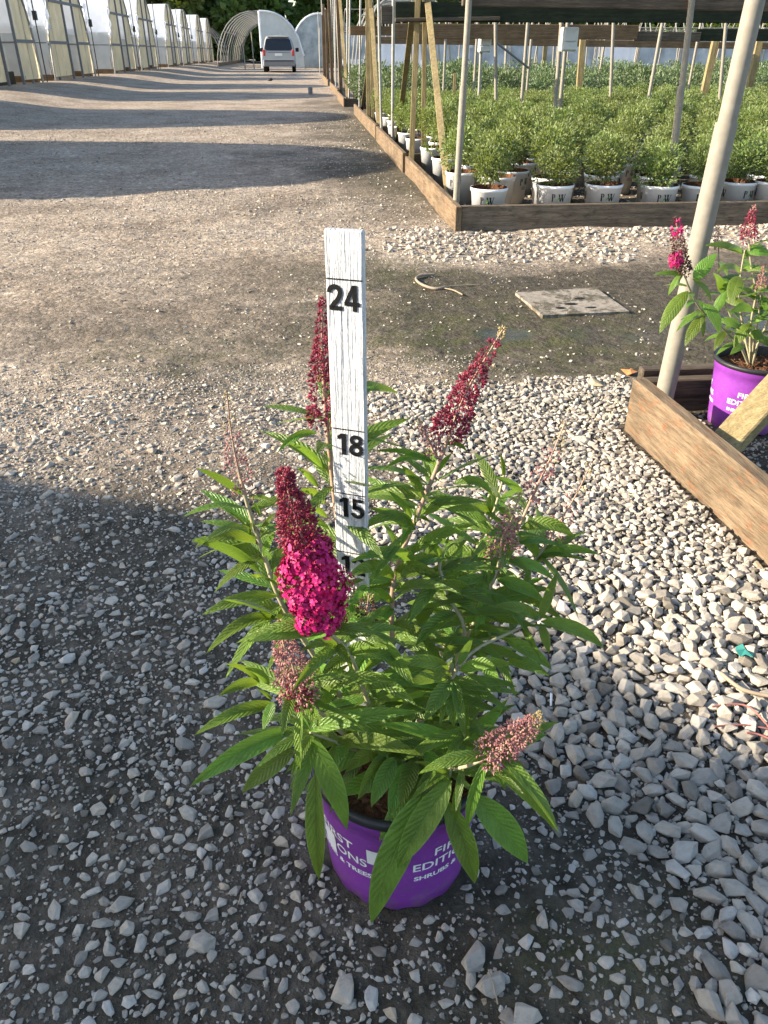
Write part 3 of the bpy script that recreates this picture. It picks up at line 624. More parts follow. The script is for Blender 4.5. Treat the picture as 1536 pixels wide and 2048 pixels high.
# leaves: base px, tip px, width px, base distance, tip distance, arch
LV = [
 (634, 866, 555, 906, 21, .757, .73, .16), (645, 935, 572, 885, 20, .755, .73, .06), (485, 989, 391, 936, 21, .722, .71, .05), (512, 1085, 387, 1097, 32, .71, .68, .17),
 (521, 1147, 382, 1082, 30, .705, .68, .10), (498, 1061, 454, 1022, 15, .715, .70, .08), (521, 1035, 506, 999, 12, .715, .70, .05), (497, 996, 561, 1013, 14, .72, .70, .12),
 (521, 1072, 556, 1023, 14, .712, .69, .06), (527, 1116, 551, 1066, 22, .708, .69, .05), (560, 1176, 498, 1154, 24, .70, .66, .1), (553, 1232, 446, 1199, 44, .69, .63, .06),
 (556, 1236, 411, 1309, 44, .69, .62, .14), (636, 975, 592, 934, 17, .753, .73, .05), (649, 1007, 588, 985, 22, .752, .72, .12), (654, 1035, 601, 1012, 16, .752, .73, .08),
 (657, 1059, 598, 1016, 15, .751, .74, .03), (640, 1010, 580, 1040, 20, .752, .70, .1), (519, 1367, 449, 1328, 18, .62, .60, .1), (518, 1364, 437, 1393, 30, .62, .59, .1),
 (537, 1370, 484, 1334, 24, .615, .60, .12), (550, 1408, 387, 1472, 38, .62, .575, .09), (547, 1403, 526, 1460, 28, .61, .585, .05), (580, 1462, 380, 1573, 54, .63, .585, .08),
 (590, 1497, 483, 1586, 52, .63, .60, .06), (602, 1408, 600, 1567, 30, .605, .575, .04), (616, 1468, 694, 1660, 62, .62, .575, .08), (632, 1545, 638, 1760, 56, .64, .60, .05),
 (637, 1380, 790, 1362, 40, .63, .62, .12), (614, 1462, 842, 1424, 44, .62, .60, .06), (672, 1484, 846, 1512, 44, .65, .60, .1), (922, 1490, 754, 1448, 38, .635, .62, .06),
 (850, 1580, 742, 1848, 88, .60, .555, .05), (902, 1560, 794, 1738, 74, .60, .562, .05), (893, 1600, 950, 1768, 66, .61, .575, .05), (972, 1520, 934, 1660, 32, .585, .57, .06),
 (980, 1528, 1110, 1662, 44, .585, .57, .08), (945, 1590, 1056, 1727, 78, .635, .61, .04), (902, 1556, 828, 1524, 22, .60, .585, .1), (806, 1552, 664, 1596, 58, .66, .61, .08),
 (826, 1575, 758, 1684, 40, .63, .59, .05), (915, 1570, 911, 1644, 24, .605, .59, .05), (1036, 1496, 1094, 1470, 22, .585, .59, .12), (926, 1485, 866, 1503, 20, .63, .61, .15),
 (927, 1479, 934, 1412, 22, .63, .63, .05), (934, 1500, 1017, 1397, 42, .635, .65, .04), (977, 1170, 951, 1274, 38, .77, .73, .05), (1078, 1240, 982, 1213, 32, .73, .71, .1),
 (995, 1160, 1090, 1205, 36, .77, .74, .1), (1080, 1240, 1116, 1140, 36, .73, .75, .03), (1082, 1243, 1208, 1297, 38, .73, .71, .12), (1080, 1246, 1098, 1307, 26, .725, .70, .05),
 (1012, 1280, 1104, 1340, 38, .72, .69, .08), (1015, 1320, 1100, 1353, 34, .70, .67, .08), (920, 1342, 1030, 1330, 34, .66, .63, .10), (917, 1330, 946, 1274, 28, .66, .68, .04),
 (898, 1338, 780, 1326, 36, .66, .63, .08), (898, 1352, 811, 1375, 40, .66, .62, .1), (902, 1360, 848, 1444, 44, .655, .61, .06), (906, 1362, 908, 1455, 48, .655, .61, .06),
 (838, 1248, 880, 1205, 34, .735, .72, .1), (912, 1226, 830, 1294, 44, .74, .68, .1), (945, 1196, 856, 1170, 38, .755, .71, .08), (790, 1158, 878, 1152, 36, .745, .71, .22),
 (786, 1158, 690, 1158, 46, .742, .68, .14), (832, 1122, 700, 1124, 38, .755, .70, .1), (1003, 1122, 1108, 1162, 30, .77, .76, .14), (1077, 1117, 1200, 1110, 28, .82, .80, .14),
 (870, 930, 764, 942, 20, .775, .75, .2), (869, 925, 745, 903, 16, .775, .75, .08), (846, 994, 800, 928, 24, .768, .76, .05), (852, 1000, 981, 1058, 36, .767, .73, .14),
 (906, 968, 986, 997, 26, .80, .79, .26), (1046, 991, 986, 953, 24, .83, .82, .06), (1000, 1002, 1046, 980, 16, .84, .83, .1), (977, 1030, 981, 986, 22, .84, .84, .05),
 (1040, 1058, 1151, 1078, 36, .81, .79, .22), (828, 1053, 712, 1068, 32, .76, .71, .2), (828, 1058, 802, 1092, 24, .76, .73, .25), (831, 1060, 738, 1017, 30, .76, .73, .06),
 (824, 1036, 774, 980, 18, .764, .75, .04), (838, 1036, 860, 1046, 12, .764, .75, .2), (818, 1108, 958, 1046, 34, .757, .74, .08), (850, 1110, 910, 1052, 22, .76, .75, .05),
 (1076, 1116, 1030, 1075, 26, .82, .80, .1), (1128, 1114, 1113, 1072, 14, .81, .80, .03), (728, 1262, 830, 1374, 48, .68, .62, .08), (700, 1310, 640, 1362, 34, .65, .62, .12),
 (668, 1275, 745, 1255, 30, .64, .63, .1), (655, 1265, 600, 1252, 26, .62, .62, .1), (660, 1280, 705, 1330, 30, .63, .60, .06), (690, 1310, 770, 1290, 32, .66, .64, .1),
 (785, 1210, 730, 1180, 24, .74, .71, .1), (786, 1215, 745, 1262, 34, .74, .70, .1), (786, 1250, 862, 1282, 36, .735, .69, .1), (786, 1300, 725, 1345, 36, .73, .68, .08),
 (560, 1200, 600, 1150, 22, .70, .70, .05), (545, 1170, 590, 1140, 20, .70, .69, .1), (640, 1330, 700, 1395, 34, .68, .63, .08), (640, 1425, 700, 1340, 28, .63, .63, .05),
 (590, 1395, 660, 1420, 22, .61, .60, .12), (980, 1515, 1010, 1580, 26, .60, .575, .05), (880, 1535, 830, 1600, 40, .63, .59, .06), (1000, 1110, 1060, 1150, 24, .77, .75, .1),
 (890, 1190, 960, 1235, 34, .75, .71, .08), (925, 1285, 880, 1330, 36, .73, .68, .1), (890, 1120, 935, 1080, 24, .765, .76, .05), (884, 1118, 845, 1085, 22, .765, .75, .1),
 (1037, 1055, 985, 1085, 20, .81, .79, .1), (1010, 1192, 1075, 1170, 28, .80, .79, .1), (870, 948, 905, 905, 16, .775, .78, .04), (890, 890, 935, 905, 16, .783, .77, .2),
 (1008, 955, 1000, 905, 12, .85, .85, .03), (985, 1035, 945, 1010, 20, .84, .83, .08), (955, 1305, 1000, 1385, 38, .70, .65, .06), (860, 1410, 780, 1400, 40, .69, .64, .08),
 (780, 1505, 715, 1600, 46, .66, .605, .08), (830, 1520, 800, 1612, 48, .65, .60, .08), (760, 1500, 690, 1545, 40, .67, .62, .1), (850, 1500, 900, 1600, 46, .65, .605, .08), (800, 1470, 745, 1540, 40, .69, .64, .1), (870, 1490, 960, 1560, 44, .67, .62, .1), (900, 1470, 985, 1480, 36, .68, .65, .1), (700, 1480, 640, 1560, 44, .66, .62, .1), (760, 1440, 690, 1470, 36, .70, .65, .1), (840, 1440, 905, 1420, 34, .70, .66, .1), (800, 1400, 870, 1450, 38, .71, .66, .1), (790, 1515, 742, 1614, 50, .65, .60, .08), (812, 1525, 778, 1632, 48, .645, .598, .06), (848, 1530, 822, 1640, 46, .645, .60, .06), (735, 1170, 700, 1235, 36, .70, .66, .08), (760, 1200, 690, 1210, 38, .70, .66, .1), (770, 1240, 700, 1285, 38, .70, .65, .1), (740, 1300, 690, 1395, 40, .69, .64, .08)]
for i, (bx, by, tx, ty, w, Yb, Yt, ar) in enumerate(LV):
    B, T = at(bx, by, Yb), at(tx, ty, Yt); z = proj((B+T)/2)[2]; rr = random.Random(i)
    d = (T-B).normalized(); steep = abs(d.z)
    nh = Vector((rr.gauss(-.12, .22), -.55-.5*steep, .85-.35*steep)) + Vector(((B+T).x/2-PC.x, 0, 0))*2.2*steep
    fo = rr.uniform(.25, .75)
    make_leaf(plant, B, T, w*z/F*1.08, i, arch=ar, nh=nh, fold=fo, twist=rr.gauss(0, .25), wave=rr.uniform(.02, .06))
# the rest of the crown: opposite pairs along the stems, mostly behind and inside
cnt = 0
for i, (l, r) in enumerate(STEMS):
    pts = smoothpath(P3(l), 6); rr = random.Random(100+i)
    for k in range(2, int(len(pts)*.85), 2):
        p = pts[k]
        if p.z < .2: continue
        az = rr.uniform(0, 6.28)
        for s in (0, math.pi):
            a = az+s; out = Vector((math.cos(a), math.sin(a), rr.uniform(-.35, .45)))
            if out.y < -.62 or cnt >= 124: continue
            ln = rr.uniform(.06, .115)*(1.1-.35*k/len(pts)); T = p+out.normalized()*ln
            make_leaf(plant, p, T, ln*rr.uniform(.22, .30), 500+cnt, arch=rr.uniform(.03, .14), nh=(rr.gauss(0, .3), rr.gauss(-.2, .3), 1), fold=rr.uniform(.1, .4), twist=rr.gauss(0, .3)); cnt += 1
inner = MB()
for i in range(280):
    rr = random.Random(4000+i); l, r = STEMS[i % len(STEMS)]; pts = smoothpath(P3(l), 6); p = pts[rr.randint(1, max(2, int(len(pts)*.8)))]
    if p.z < .19: p = Vector((p.x, p.y, .19))
    a = rr.uniform(0, 6.28); out = Vector((math.cos(a), math.sin(a)*.8+.15, rr.uniform(-.45, .4))).normalized(); ln = rr.uniform(.05, .105)
    v, f, uv = leafgeo(p, p+out*ln, ln*rr.uniform(.2, .28), rr.uniform(.03, .14), (rr.gauss(0, .3), rr.gauss(-.2, .3), 1), rr.uniform(.2, .6), 7, rr.gauss(0, .3), .04, i); inner.add(v, f, uv)
tag(inner.mk('inner_leaves', 'leaf', plant, True), kind='stuff')
# small pale unfolding leaf pairs in the axils
mbx = 0
for (x, y, Y) in ((600, 1390, .607), (545, 1400, .61), (500, 1070, .714), (660, 925, .753), (850, 1000, .765), (830, 1050, .758), (1076, 1115, .818), (1078, 1238, .728), (985, 1160, .77), (905, 1345, .652), (925, 1480, .628), (900, 1555, .597), (620, 1462, .618), (700, 1308, .637), (560, 1195, .70), (885, 1115, .762), (1000, 1000, .84), (880, 1180, .75)):
    p = at(x, y, Y); rr = random.Random(int(x*3+y))
    for _ in range(2):
        d = Vector((rr.gauss(0, .55), rr.gauss(-.1, .4), rr.uniform(.4, 1))).normalized(); ln = rr.uniform(.014, .03)
        make_leaf(plant, p, p+d*ln, ln*.24, 900+mbx, mat='leaf', arch=.05, nh=(0, .9, .3) if rr.random() < .6 else (0, -.6, .8), fold=.5, seg=6); mbx += 1
# stickers on the pot wall
def patch(c, rad, a0, a1, z0, z1, off=.0011, n=6):
    v = []; f = []
    for i in range(n+1):
        t = a0+(a1-a0)*i/n
        for z in (z0, z1): v.append((c[0]+(rad(z)+off)*math.cos(t), c[1]+(rad(z)+off)*math.sin(t), c[2]+z))
    for i in range(n): f.append((2*i, 2*i+2, 2*i+3, 2*i+1))
    return v, f
t_, z_ = pang(747, 1715); mk('sticker', *patch(PC, radf, t_-.09, t_+.09, z_-.016, z_+.014), 'sticker', pot1)
t_, z_ = pang(662, 1672); mk('sticker', *patch(PC, radf, t_-.12, t_+.12, z_-.022, z_+.018), 'sticker', pot1)

# ------------------------------------------------------------------ measuring stick
RA = R(23); rn = Vector((-math.sin(RA), -math.cos(RA), 0)); rr_ = Vector((math.cos(RA), -math.sin(RA), 0)); RC = Vector((.0300, .722, 0)); RW, RT = .0375, .008
zin = lambda n: .819-(24-n)*.0254
stick = thing('measuring_stick', 'white wooden measuring stick with black inch numbers standing in the blooming bush', 'measuring stick', RC+Vector((0, 0, .15)))
v, f = box((-RW/2, -RT, .13), (RW/2, 0, .863), .0016)
mk('board', [RC+rr_*q.x-rn*(-q.y)*1+Vector((0, 0, q.z)) for q in v], [tuple(reversed(q)) for q in f], 'whitepaint', stick)
front = RC+rn*0
def ribbon2(path, w):
    p = [np.array(q, float) for q in path]; V = []; Fq = []
    for i, q in enumerate(p):
        d = p[min(i+1, len(p)-1)]-p[max(i-1, 0)]; d /= np.linalg.norm(d); n = np.array((-d[1], d[0]))*w/2; V += [tuple(q+n), tuple(q-n)]
    for i in range(len(p)-1): Fq.append((2*i, 2*i+1, 2*i+3, 2*i+2))
    return V, Fq
def arc2(cx, cy, rx, ry, a0, a1, n=16): return [(cx+rx*math.cos(R(a0+(a1-a0)*i/n)), cy+ry*math.sin(R(a0+(a1-a0)*i/n))) for i in range(n+1)]
def rect2(x0, y0, x1, y1): return [(x0, y0), (x1, y0), (x1, y1), (x0, y1)], [(0, 1, 2, 3)]
def digits(s):
    w = .19; mb = MB(); x = 0
    for ch in s:
        g_ = {'1': [rect2(.24, 0, .45, 1), ([(.24, 1), (.06, .86), (.06, .70), (.24, .78)], [(0, 1, 2, 3)])],
              '2': [ribbon2(arc2(.33, .69, .225, .215, 185, 0)[0:17]+[(.53, .58), (.44, .40), (.28, .24), (.19, .10)], w), rect2(.08, 0, .64, .17)],
              '4': [rect2(.36, 0, .55, 1), rect2(.02, .20, .66, .36), ribbon2([(.08, .28), (.42, .96)], .16)],
              '5': [rect2(.12, .84, .58, 1.), rect2(.10, .46, .27, .99), ribbon2(arc2(.32, .33, .23, .235, 130, -165), w)],
              '8': [ribbon2(arc2(.33, .74, .20, .17, 0, 360), w*.93), ribbon2(arc2(.33, .285, .225, .20, 0, 360), w)],
              '9': [ribbon2(arc2(.33, .68, .22, .22, 0, 360), w), ribbon2([(.55, .68)]+arc2(.33, .32, .22, .23, 0, -165), w)],
              '6': [ribbon2(arc2(.33, .31, .22, .22, 0, 360), w), ribbon2([(.11, .31)]+arc2(.33, .68, .22, .23, 180, 15), w)]}[ch]
        for v, f in g_: mb.add([(a+x, b) for a, b in v], f)
        x += .56 if ch == '1' else .70
    return np.array(mb.v), mb.f
def on_stick(v2, f2, z0, cx=0., off=.0006):
    return [RC+rr_*(x+cx)+rn*off+Vector((0, 0, z0+y)) for x, y in v2], f2
for n, tx in ((24, '24'), (21, None), (18, '18'), (15, '15'), (12, '12'), (9, '9'), (6, '6')):
    if n == 21: continue
    w2 = RW/2-.0008; mk('inch_line', *on_stick([(-w2, -.0006), (w2, -.0006), (w2, .0006), (-w2, .0006)], [(0, 1, 2, 3)], zin(n), 0, .0005), 'ink', stick)
    v2, f2 = digits(tx); v2 = v2-v2.min(0); v2[:, 0] *= (.0325 if n == 24 else .0285)/v2[:, 0].max() if len(tx) == 2 else .024; v2[:, 1] *= .0245/v2[:, 1].max()
    mk('number', *on_stick(v2, f2, zin(n)-.0292, -v2[:, 0].max()/2+(-.0012 if n == 24 else .0022), .0007), 'ink', stick)

# ------------------------------------------------------------------ small things on the ground
pl = [gp(1030, 590), gp(1085, 636), gp(1258, 628), gp(1190, 580)]; pc = sum(pl, Vector())/4; pc.z = float(zg(pc.x, pc.y))+.001
plate = thing('floor_plate', 'dusty flat square panel with dark holes lying half sunk in the mud', 'panel', pc)
bm_v = []
for q in pl: bm_v.append((q.x, q.y, pc.z-.02))
for q in pl: bm_v.append((q.x, q.y, pc.z+.005))
mk('slab', bm_v, [(0, 3, 2, 1), (4, 5, 6, 7), (0, 1, 5, 4), (1, 2, 6, 5), (2, 3, 7, 6), (3, 0, 4, 7)], 'plate', plate)
for px, py, w, h in ((1142, 606, .030, .012), (1121, 614, .022, .011), (1159, 595, .024, .010), (1182, 613, .026, .008)):
    p = gp(px, py, pc.z+.01); n = 14; ph = random.uniform(0, 6)
    vv = [(p.x+w*math.cos(k/n*6.2832)*(1+.25*math.sin(3*k+ph)), p.y+h*1.6*math.sin(k/n*6.2832), pc.z+.0062) for k in range(n)]; mk('hole', vv, [tuple(range(n))], 'tyre', plate)
def ribbon(name, pxs, r, mat, label, cat, dz=.004, n=5):
    pts = [gp(x, y) for x, y in pxs]; pts = smoothpath([Vector((p.x, p.y, float(zg(p.x, p.y))+r+dz)) for p in pts], 6)
    o = mk(name, *tube(pts, r, n), mat, None, smooth=True, loc=pts[0]); return tag(o, label, cat)
ribbon('hose_piece', [(868, 556), (840, 560), (832, 568), (845, 578), (870, 584), (890, 582)], .007, 'hose', 'curled piece of dusty hose lying on the mud', 'hose')
ribbon('dead_branch', [(872, 583), (900, 578), (960, 574)], .003, 'twig', 'thin dry twig running from the curled hose toward the square panel', 'twig')
ribbon('dead_branch', [(880, 582), (905, 586), (925, 594)], .0035, 'twig', 'short forked dry twig pointing away from the curled hose', 'twig')
ribbon('twine', [(1420, 1428), (1470, 1425), (1500, 1438), (1536, 1470)], .0018, 'redtwine', 'faded red twine arching over the pebbles, upper strand', 'twine', .012)
ribbon('twine', [(1425, 1468), (1480, 1465), (1536, 1472)], .0018, 'redtwine', 'faded red twine lying straight on the pebbles, middle strand', 'twine', .014)
ribbon('twine', [(1488, 1482), (1510, 1484), (1540, 1496)], .002, 'redtwine', 'short faded red twine on the pebbles, lowest strand', 'twine', .014)
ribbon('dead_branch', [(1435, 1365), (1480, 1395), (1536, 1410)], .004, 'twig', 'dry grey stick among the sunlit pebbles beside the red twine', 'twig', .012)
ribbon('dead_branch', [(485, 1793), (480, 1815)], .0016, 'twig', 'tiny pale straw on the dark dirt left of the purple pot', 'twig')
ribbon('dead_branch', [(975, 1955), (985, 1990), (993, 2025)], .0011, 'twig', 'thin dry stalk leaning on a pale stone in the dirt', 'twig', .014)
def scrap(name, pxs, mat, label, cat, z=.012):
    pts = [gp(*p) for p in pxs]; c = sum(pts, Vector())/len(pts); zz = float(zg(c.x, c.y)); bm = bmesh.new()
    vs = [bm.verts.new((p.x-c.x, p.y-c.y, z+random.uniform(-.004, .006))) for p in pts]; ce = bm.verts.new((0, 0, z+.006)); 
    for k in range(len(vs)): bm.faces.new((ce, vs[k], vs[(k+1) % len(vs)]))
    r = bmesh.ops.extrude_face_region(bm, geom=bm.faces[:])
    for v in r['geom']:
        if isinstance(v, bmesh.types.BMVert): v.co.z += .0012
    bm.normal_update(); bm.verts.index_update()
    o = mk(name, [v.co+Vector((c.x, c.y, zz)) for v in bm.verts], [[v.index for v in f.verts] for f in bm.faces], mat, None, loc=(c.x, c.y, zz)); bm.free(); return tag(o, label, cat)
scrap('plastic_scrap', [(1465, 1315), (1478, 1310), (1488, 1318), (1502, 1325), (1500, 1334), (1485, 1330), (1475, 1332), (1464, 1326)], 'tealscrap', 'torn scrap of teal plastic on the sunlit pebbles', 'litter', .02)
scrap('fallen_leaf', [(1241, 741), (1252, 745), (1262, 739), (1268, 745), (1275, 748), (1262, 753), (1254, 752)], 'dryleaf', 'dry orange leaf lying on the mud near the wooden bed corner', 'leaf', .01)
scrap('plastic_scrap', [(1098, 1400), (1103, 1402), (1102, 1422), (1098, 1424)], 'sticker', 'slim pale plastic sliver standing among shaded pebbles', 'litter', .02)

# ------------------------------------------------------------------ near bed on the right: boards, brace, pipe, second pot
bed = thing('raised_bed_frame', 'weathered tan plank frame of the bed holding the second purple pot', 'bed frame', (.97, 1.6, 0))
v, f = box((.945, -1.2, -.03), (.99, 2.10, .162), .004); 
v = [(q[0]+.075*(2.05-q[1]), q[1], q[2]) for q in v]; mk('plank', v, f, 'tanwood_y', bed)
mk('plank', *box((1.04, 2.215, -.03), (3.4, 2.255, .105), .004), 'oldwood_x', bed)
mk('plank', *box((1.045, 2.262, -.03), (3.4, 2.30, .125), .004), 'oldwood_x', bed)
b0 = at(1450, 890, 1.75); b1 = at(1536, 797, 1.81); dirb = (b1-b0).normalized(); brace = beam(b0-dirb*.03, b0+dirb*1.3, .085, .038, up=(-.6, -.25, .75))
o = mk('diagonal_brace', *brace, 'newwood_x', None, loc=b0); tag(o, 'pale timber brace rising diagonally from the tan plank in front of the second purple pot', 'timber')
def post(label, group, segs, mat='pipe', name='pipe_post', n=10, cat='post'):
    """segs: list of (p0, p1, r0, r1, partname)"""
    t = thing(name, label, cat, Vector(segs[0][0]), group)
    for p0, p1, r0, r1, nm in segs: mk(nm, *tube([p0, p1], [r0, r1], n), mat, t, smooth=True)
    return t
def ext(p0, p1, z): return p0+(p1-p0)*((z-p0.z)/(p1.z-p0.z))
q_ = at(1326, 800, 2.165); t = at(1510, 0, 2.20); b = ext(q_, t, 0.); j = ext(b, t, .838); top = ext(b, t, 2.1)
post('thick galvanised pipe post with sleeve joint standing in the corner of the near plank bed', None, [(b-Vector((0, 0, .05)), j, .0285, .0285, 'lower_sleeve'), (j-Vector((0, 0, .02)), top, .0242, .0242, 'upper_pipe')], 'pipeold', n=20)
# stray dry stems on the bed floor
for k in range(26):
    x, y = random.uniform(1.02, 1.35), random.uniform(1.35, 2.18); a = random.uniform(0, 3.14); p = Vector((x, y, float(zg(x, y))+.012)); d = Vector((math.cos(a), math.sin(a), random.uniform(-.05, .25)))*random.uniform(.03, .09)
    o = mk('dry_stem', *tube([p, p+d*.5+Vector((0, 0, .006)), p+d], .0016, 4), 'twig', None, loc=p); tag(o, 'thin dry stem lying in the plank bed beside the second purple pot', 'twig', 'dry stems in the plank bed')
P2 = Vector((1.318, 2.10, 0))
plant2 = thing('potted_butterfly_bush', 'sparse butterfly bush in bright purple pot inside the near plank bed, behind the pipe', 'potted plant', P2)
bz = 0
purple_pot(plant2, P2, R0=.100, R1=.118, Hh=.215, a0=-math.pi/2-1.05, reps=4)
ST2 = [([(1500, 700, 2.1), (1503, 640, 2.09), (1512, 585, 2.08), (1502, 530, 2.08), (1498, 480, 2.08)], .004), ([(1490, 705, 2.1), (1450, 660, 2.05), (1405, 622, 1.97), (1380, 580, 1.93), (1368, 548, 1.92)], .004),
       ([(1495, 700, 2.12), (1478, 600, 2.12), (1482, 545, 2.12), (1490, 500, 2.12)], .0035), ([(1500, 700, 2.12), (1455, 620, 2.15), (1440, 560, 2.16), (1437, 495, 2.17)], .003), ([(1510, 700, 2.08), (1545, 620, 2.05), (1555, 560, 2.03)], .0035), ([(1505, 700, 2.1), (1516, 640, 2.05), (1522, 585, 2.04)], .003)]
for l, r in ST2:
    pts = smoothpath(P3(l), 5); pts[0] = Vector((P2.x+(pts[0].x-P2.x)*.4, P2.y, .185)); mk('stem', *tube(pts, [r*(1-.4*k/len(pts)) for k in range(len(pts))], 6), 'stem', plant2, smooth=True)
spike(plant2, P3([(1372, 548, 1.92), (1362, 515, 1.915), (1355, 475, 1.91), (1353, 437, 1.91)]), .016, 20, ('spent', 'spent'), 16, .008, seed=21, taper=.15, bloom=(.66, .93), fat=.8)
spike(plant2, P3([(1352, 533, 1.90), (1351, 522, 1.90), (1351, 508, 1.90)]), .017, 4, ('bud', 'bud'), 30, .008, seed=22, taper=.2, bloom=(0, 1))
spike(plant2, P3([(1496, 482, 2.08), (1498, 455, 2.08), (1503, 432, 2.08), (1508, 412, 2.08)]), .021, 11, ('bud', 'budfade'), 14, .008, seed=23, gap=.1)
spike(plant2, P3([(1437, 497, 2.17), (1436, 475, 2.17), (1438, 448, 2.17)]), .012, 8, ('budfade', 'budtip'), 8, .006, seed=24, gap=.2, taper=.5)
spike(plant2, P3([(1520, 580, 2.04), (1524, 555, 2.04), (1528, 530, 2.04)]), .013, 8, ('budfade', 'spent'), 10, .006, seed=25, gap=.2, taper=.6)
LV2 = [(1376, 582, 1318, 668, 34, 1.93, 1.88, .08), (1366, 545, 1336, 592, 16, 1.92, 1.9, .08), (1388, 560, 1434, 506, 34, 1.93, 1.95, .03), (1385, 558, 1422, 605, 20, 1.93, 1.9, .14), (1406, 608, 1438, 668, 30, 1.97, 1.93, .12),
 (1479, 553, 1459, 608, 36, 2.08, 2.03, .1), (1502, 646, 1467, 697, 28, 2.06, 2.02, .1), (1410, 632, 1369, 694, 28, 1.98, 1.94, .1), (1404, 630, 1406, 676, 13, 1.97, 1.94, .05), (1398, 627, 1352, 664, 14, 1.96, 1.94, .1),
 (1368, 550, 1305, 550, 14, 1.92, 1.9, .06), (1487, 508, 1408, 492, 20, 2.1, 2.08, .1), (1488, 506, 1456, 498, 16, 2.1, 2.06, .1), (1492, 505, 1545, 512, 26, 2.08, 2.06, .12), (1490, 510, 1530, 492, 20, 2.08, 2.1, .1),
 (1482, 545, 1432, 545, 22, 2.1, 2.04, .15), (1484, 540, 1538, 545, 22, 2.1, 2.05, .14), (1448, 590, 1425, 545, 22, 2.14, 2.1, .06), (1450, 600, 1500, 620, 22, 2.13, 2.08, .1), (1440, 560, 1470, 590, 22, 2.15, 2.1, .1),
 (1510, 600, 1475, 575, 18, 2.07, 2.04, .1), (1514, 590, 1545, 640, 24, 2.05, 2.02, .1), (1506, 640, 1540, 640, 20, 2.06, 2.03, .12), (1504, 660, 1530, 690, 24, 2.06, 2.02, .1), (1500, 670, 1545, 700, 20, 2.08, 2.02, .12),
 (1490, 690, 1460, 710, 18, 2.05, 2.01, .08), (1450, 662, 1428, 702, 20, 2.04, 2.0, .08), (1508, 620, 1460, 625, 24, 2.07, 2.02, .1), (1440, 640, 1480, 660, 22, 2.04, 2.02, .12), (1425, 640, 1395, 600, 18, 2.0, 2.02, .05), (1500, 575, 1545, 580, 18, 2.08, 2.05, .1), (1430, 625, 1455, 580, 22, 2.05, 2.08, .06)]
for i, (bx, by, tx, ty, w, Yb, Yt, ar) in enumerate(LV2):
    B, T = at(bx, by, Yb), at(tx, ty, Yt); z = proj(B)[2]; rr = random.Random(300+i); make_leaf(plant2, B, T, w*z/F*1.15, 300+i, arch=ar, nh=(rr.gauss(-.2, .2), -.7, .7), fold=rr.uniform(.1, .3), twist=rr.gauss(0, .25))
for i in range(72):
    rr = random.Random(700+i); l, r = ST2[i % 6]; pts = smoothpath(P3(l), 6); p = pts[rr.randint(3, len(pts)-3)]; a = rr.uniform(0, 6.28)
    if p.z < .2: p = p+Vector((0, 0, .05))
    d = Vector((math.cos(a), math.sin(a), rr.uniform(-.3, .4))).normalized()*rr.uniform(.05, .09); make_leaf(plant2, p, p+d, .024, 700+i, arch=.1, nh=(0, -.2, 1))

# ------------------------------------------------------------------ bed of white pots
def letter_polys(): # serif P, W and a small leaf, in units of cap height 1
    P_ = [[(.0, 0), (.26, 0), (.26, .04), (.0, .04)], [(.05, 0), (.2, 0), (.2, 1), (.05, 1)], [(0, .96), (.3, .96), (.3, 1), (0, 1)]]
    arc = []
    for k in range(9):
        t = math.pi/2-math.pi*k/8; arc.append((t,))
    for k in range(8):
        t0, t1 = arc[k][0], arc[k+1][0]; P_.append([(.28+.2*math.cos(t0), .75+.25*math.sin(t0)), (.28+.2*math.cos(t1), .75+.25*math.sin(t1)), (.28+.07*math.cos(t1), .75+.17*math.sin(t1)), (.28+.07*math.cos(t0), .75+.17*math.sin(t0))])
    W_ = []
    for x0, x1, w in ((0, .28, .17), (.56, .28, .08), (.28+.1, .64, .17), (.92, .64, .08)):
        W_.append([(x0-w/2, 1), (x0+w/2, 1), (x1+w/2, 0), (x1-w/2, 0)])
    for x in (0, .45, .92): W_.append([(x-.12, .96), (x+.12, .96), (x+.12, 1.0), (x-.12, 1.0)])
    return P_, W_
Pp, Wp = letter_polys()
def white_pot(parent, c, a=-math.pi/2, prints=True, R0=.10, R1=.122, Hh=.235):
    rad = lambda z: R0+(R1-R0)*z/Hh
    prof = [(0, .01), (R0-.01, .01), (R0, 0), (rad(Hh-.02), Hh-.02), (R1+.004, Hh-.018), (R1+.004, Hh), (R1-.002, Hh), (rad(Hh-.05)-.004, Hh-.05), (0, Hh-.035)]
    pot = mk('pot', *lathe(c, prof, 28), 'whitepot', parent, smooth=True)
    mk('rim', *lathe(c, [(R1-.001, Hh+.001), (R1-.006, Hh+.0012), (rad(Hh-.04)-.003, Hh-.036), (0, Hh-.028)], 28), 'soil', parent)
    if prints:
        for da in (0., 1.85, -1.85):
            for polys, x0, m in ((Pp, -.042, 'ink'), (Wp, .004, 'ink'), ([[(-.3, .1), (0, .35), (.18, .75), (-.12, .5)]], .006, 'greenink')):
                mb = MB(); s = .046; z0 = .140; pt = lambda x, y: (lambda z, t: (c[0]+(rad(z)+.0012)*math.cos(t), c[1]+(rad(z)+.0012)*math.sin(t), c[2]+z))(z0+y*s, a+da+(x0+x*s)/rad(z0))
                for q in polys: mb.add([pt(*p) for p in q], [tuple(range(len(q)))])
                mb.mk('lettering', m, pot)
            for s_, z0 in (('PROVEN', .122), ('WINNERS', .109)):
                mk('lettering', *wraptext(s_, .0105, c, rad, z0, a+da, .0001, 1., .0012, 'mid'), 'ink', pot)
    return pot
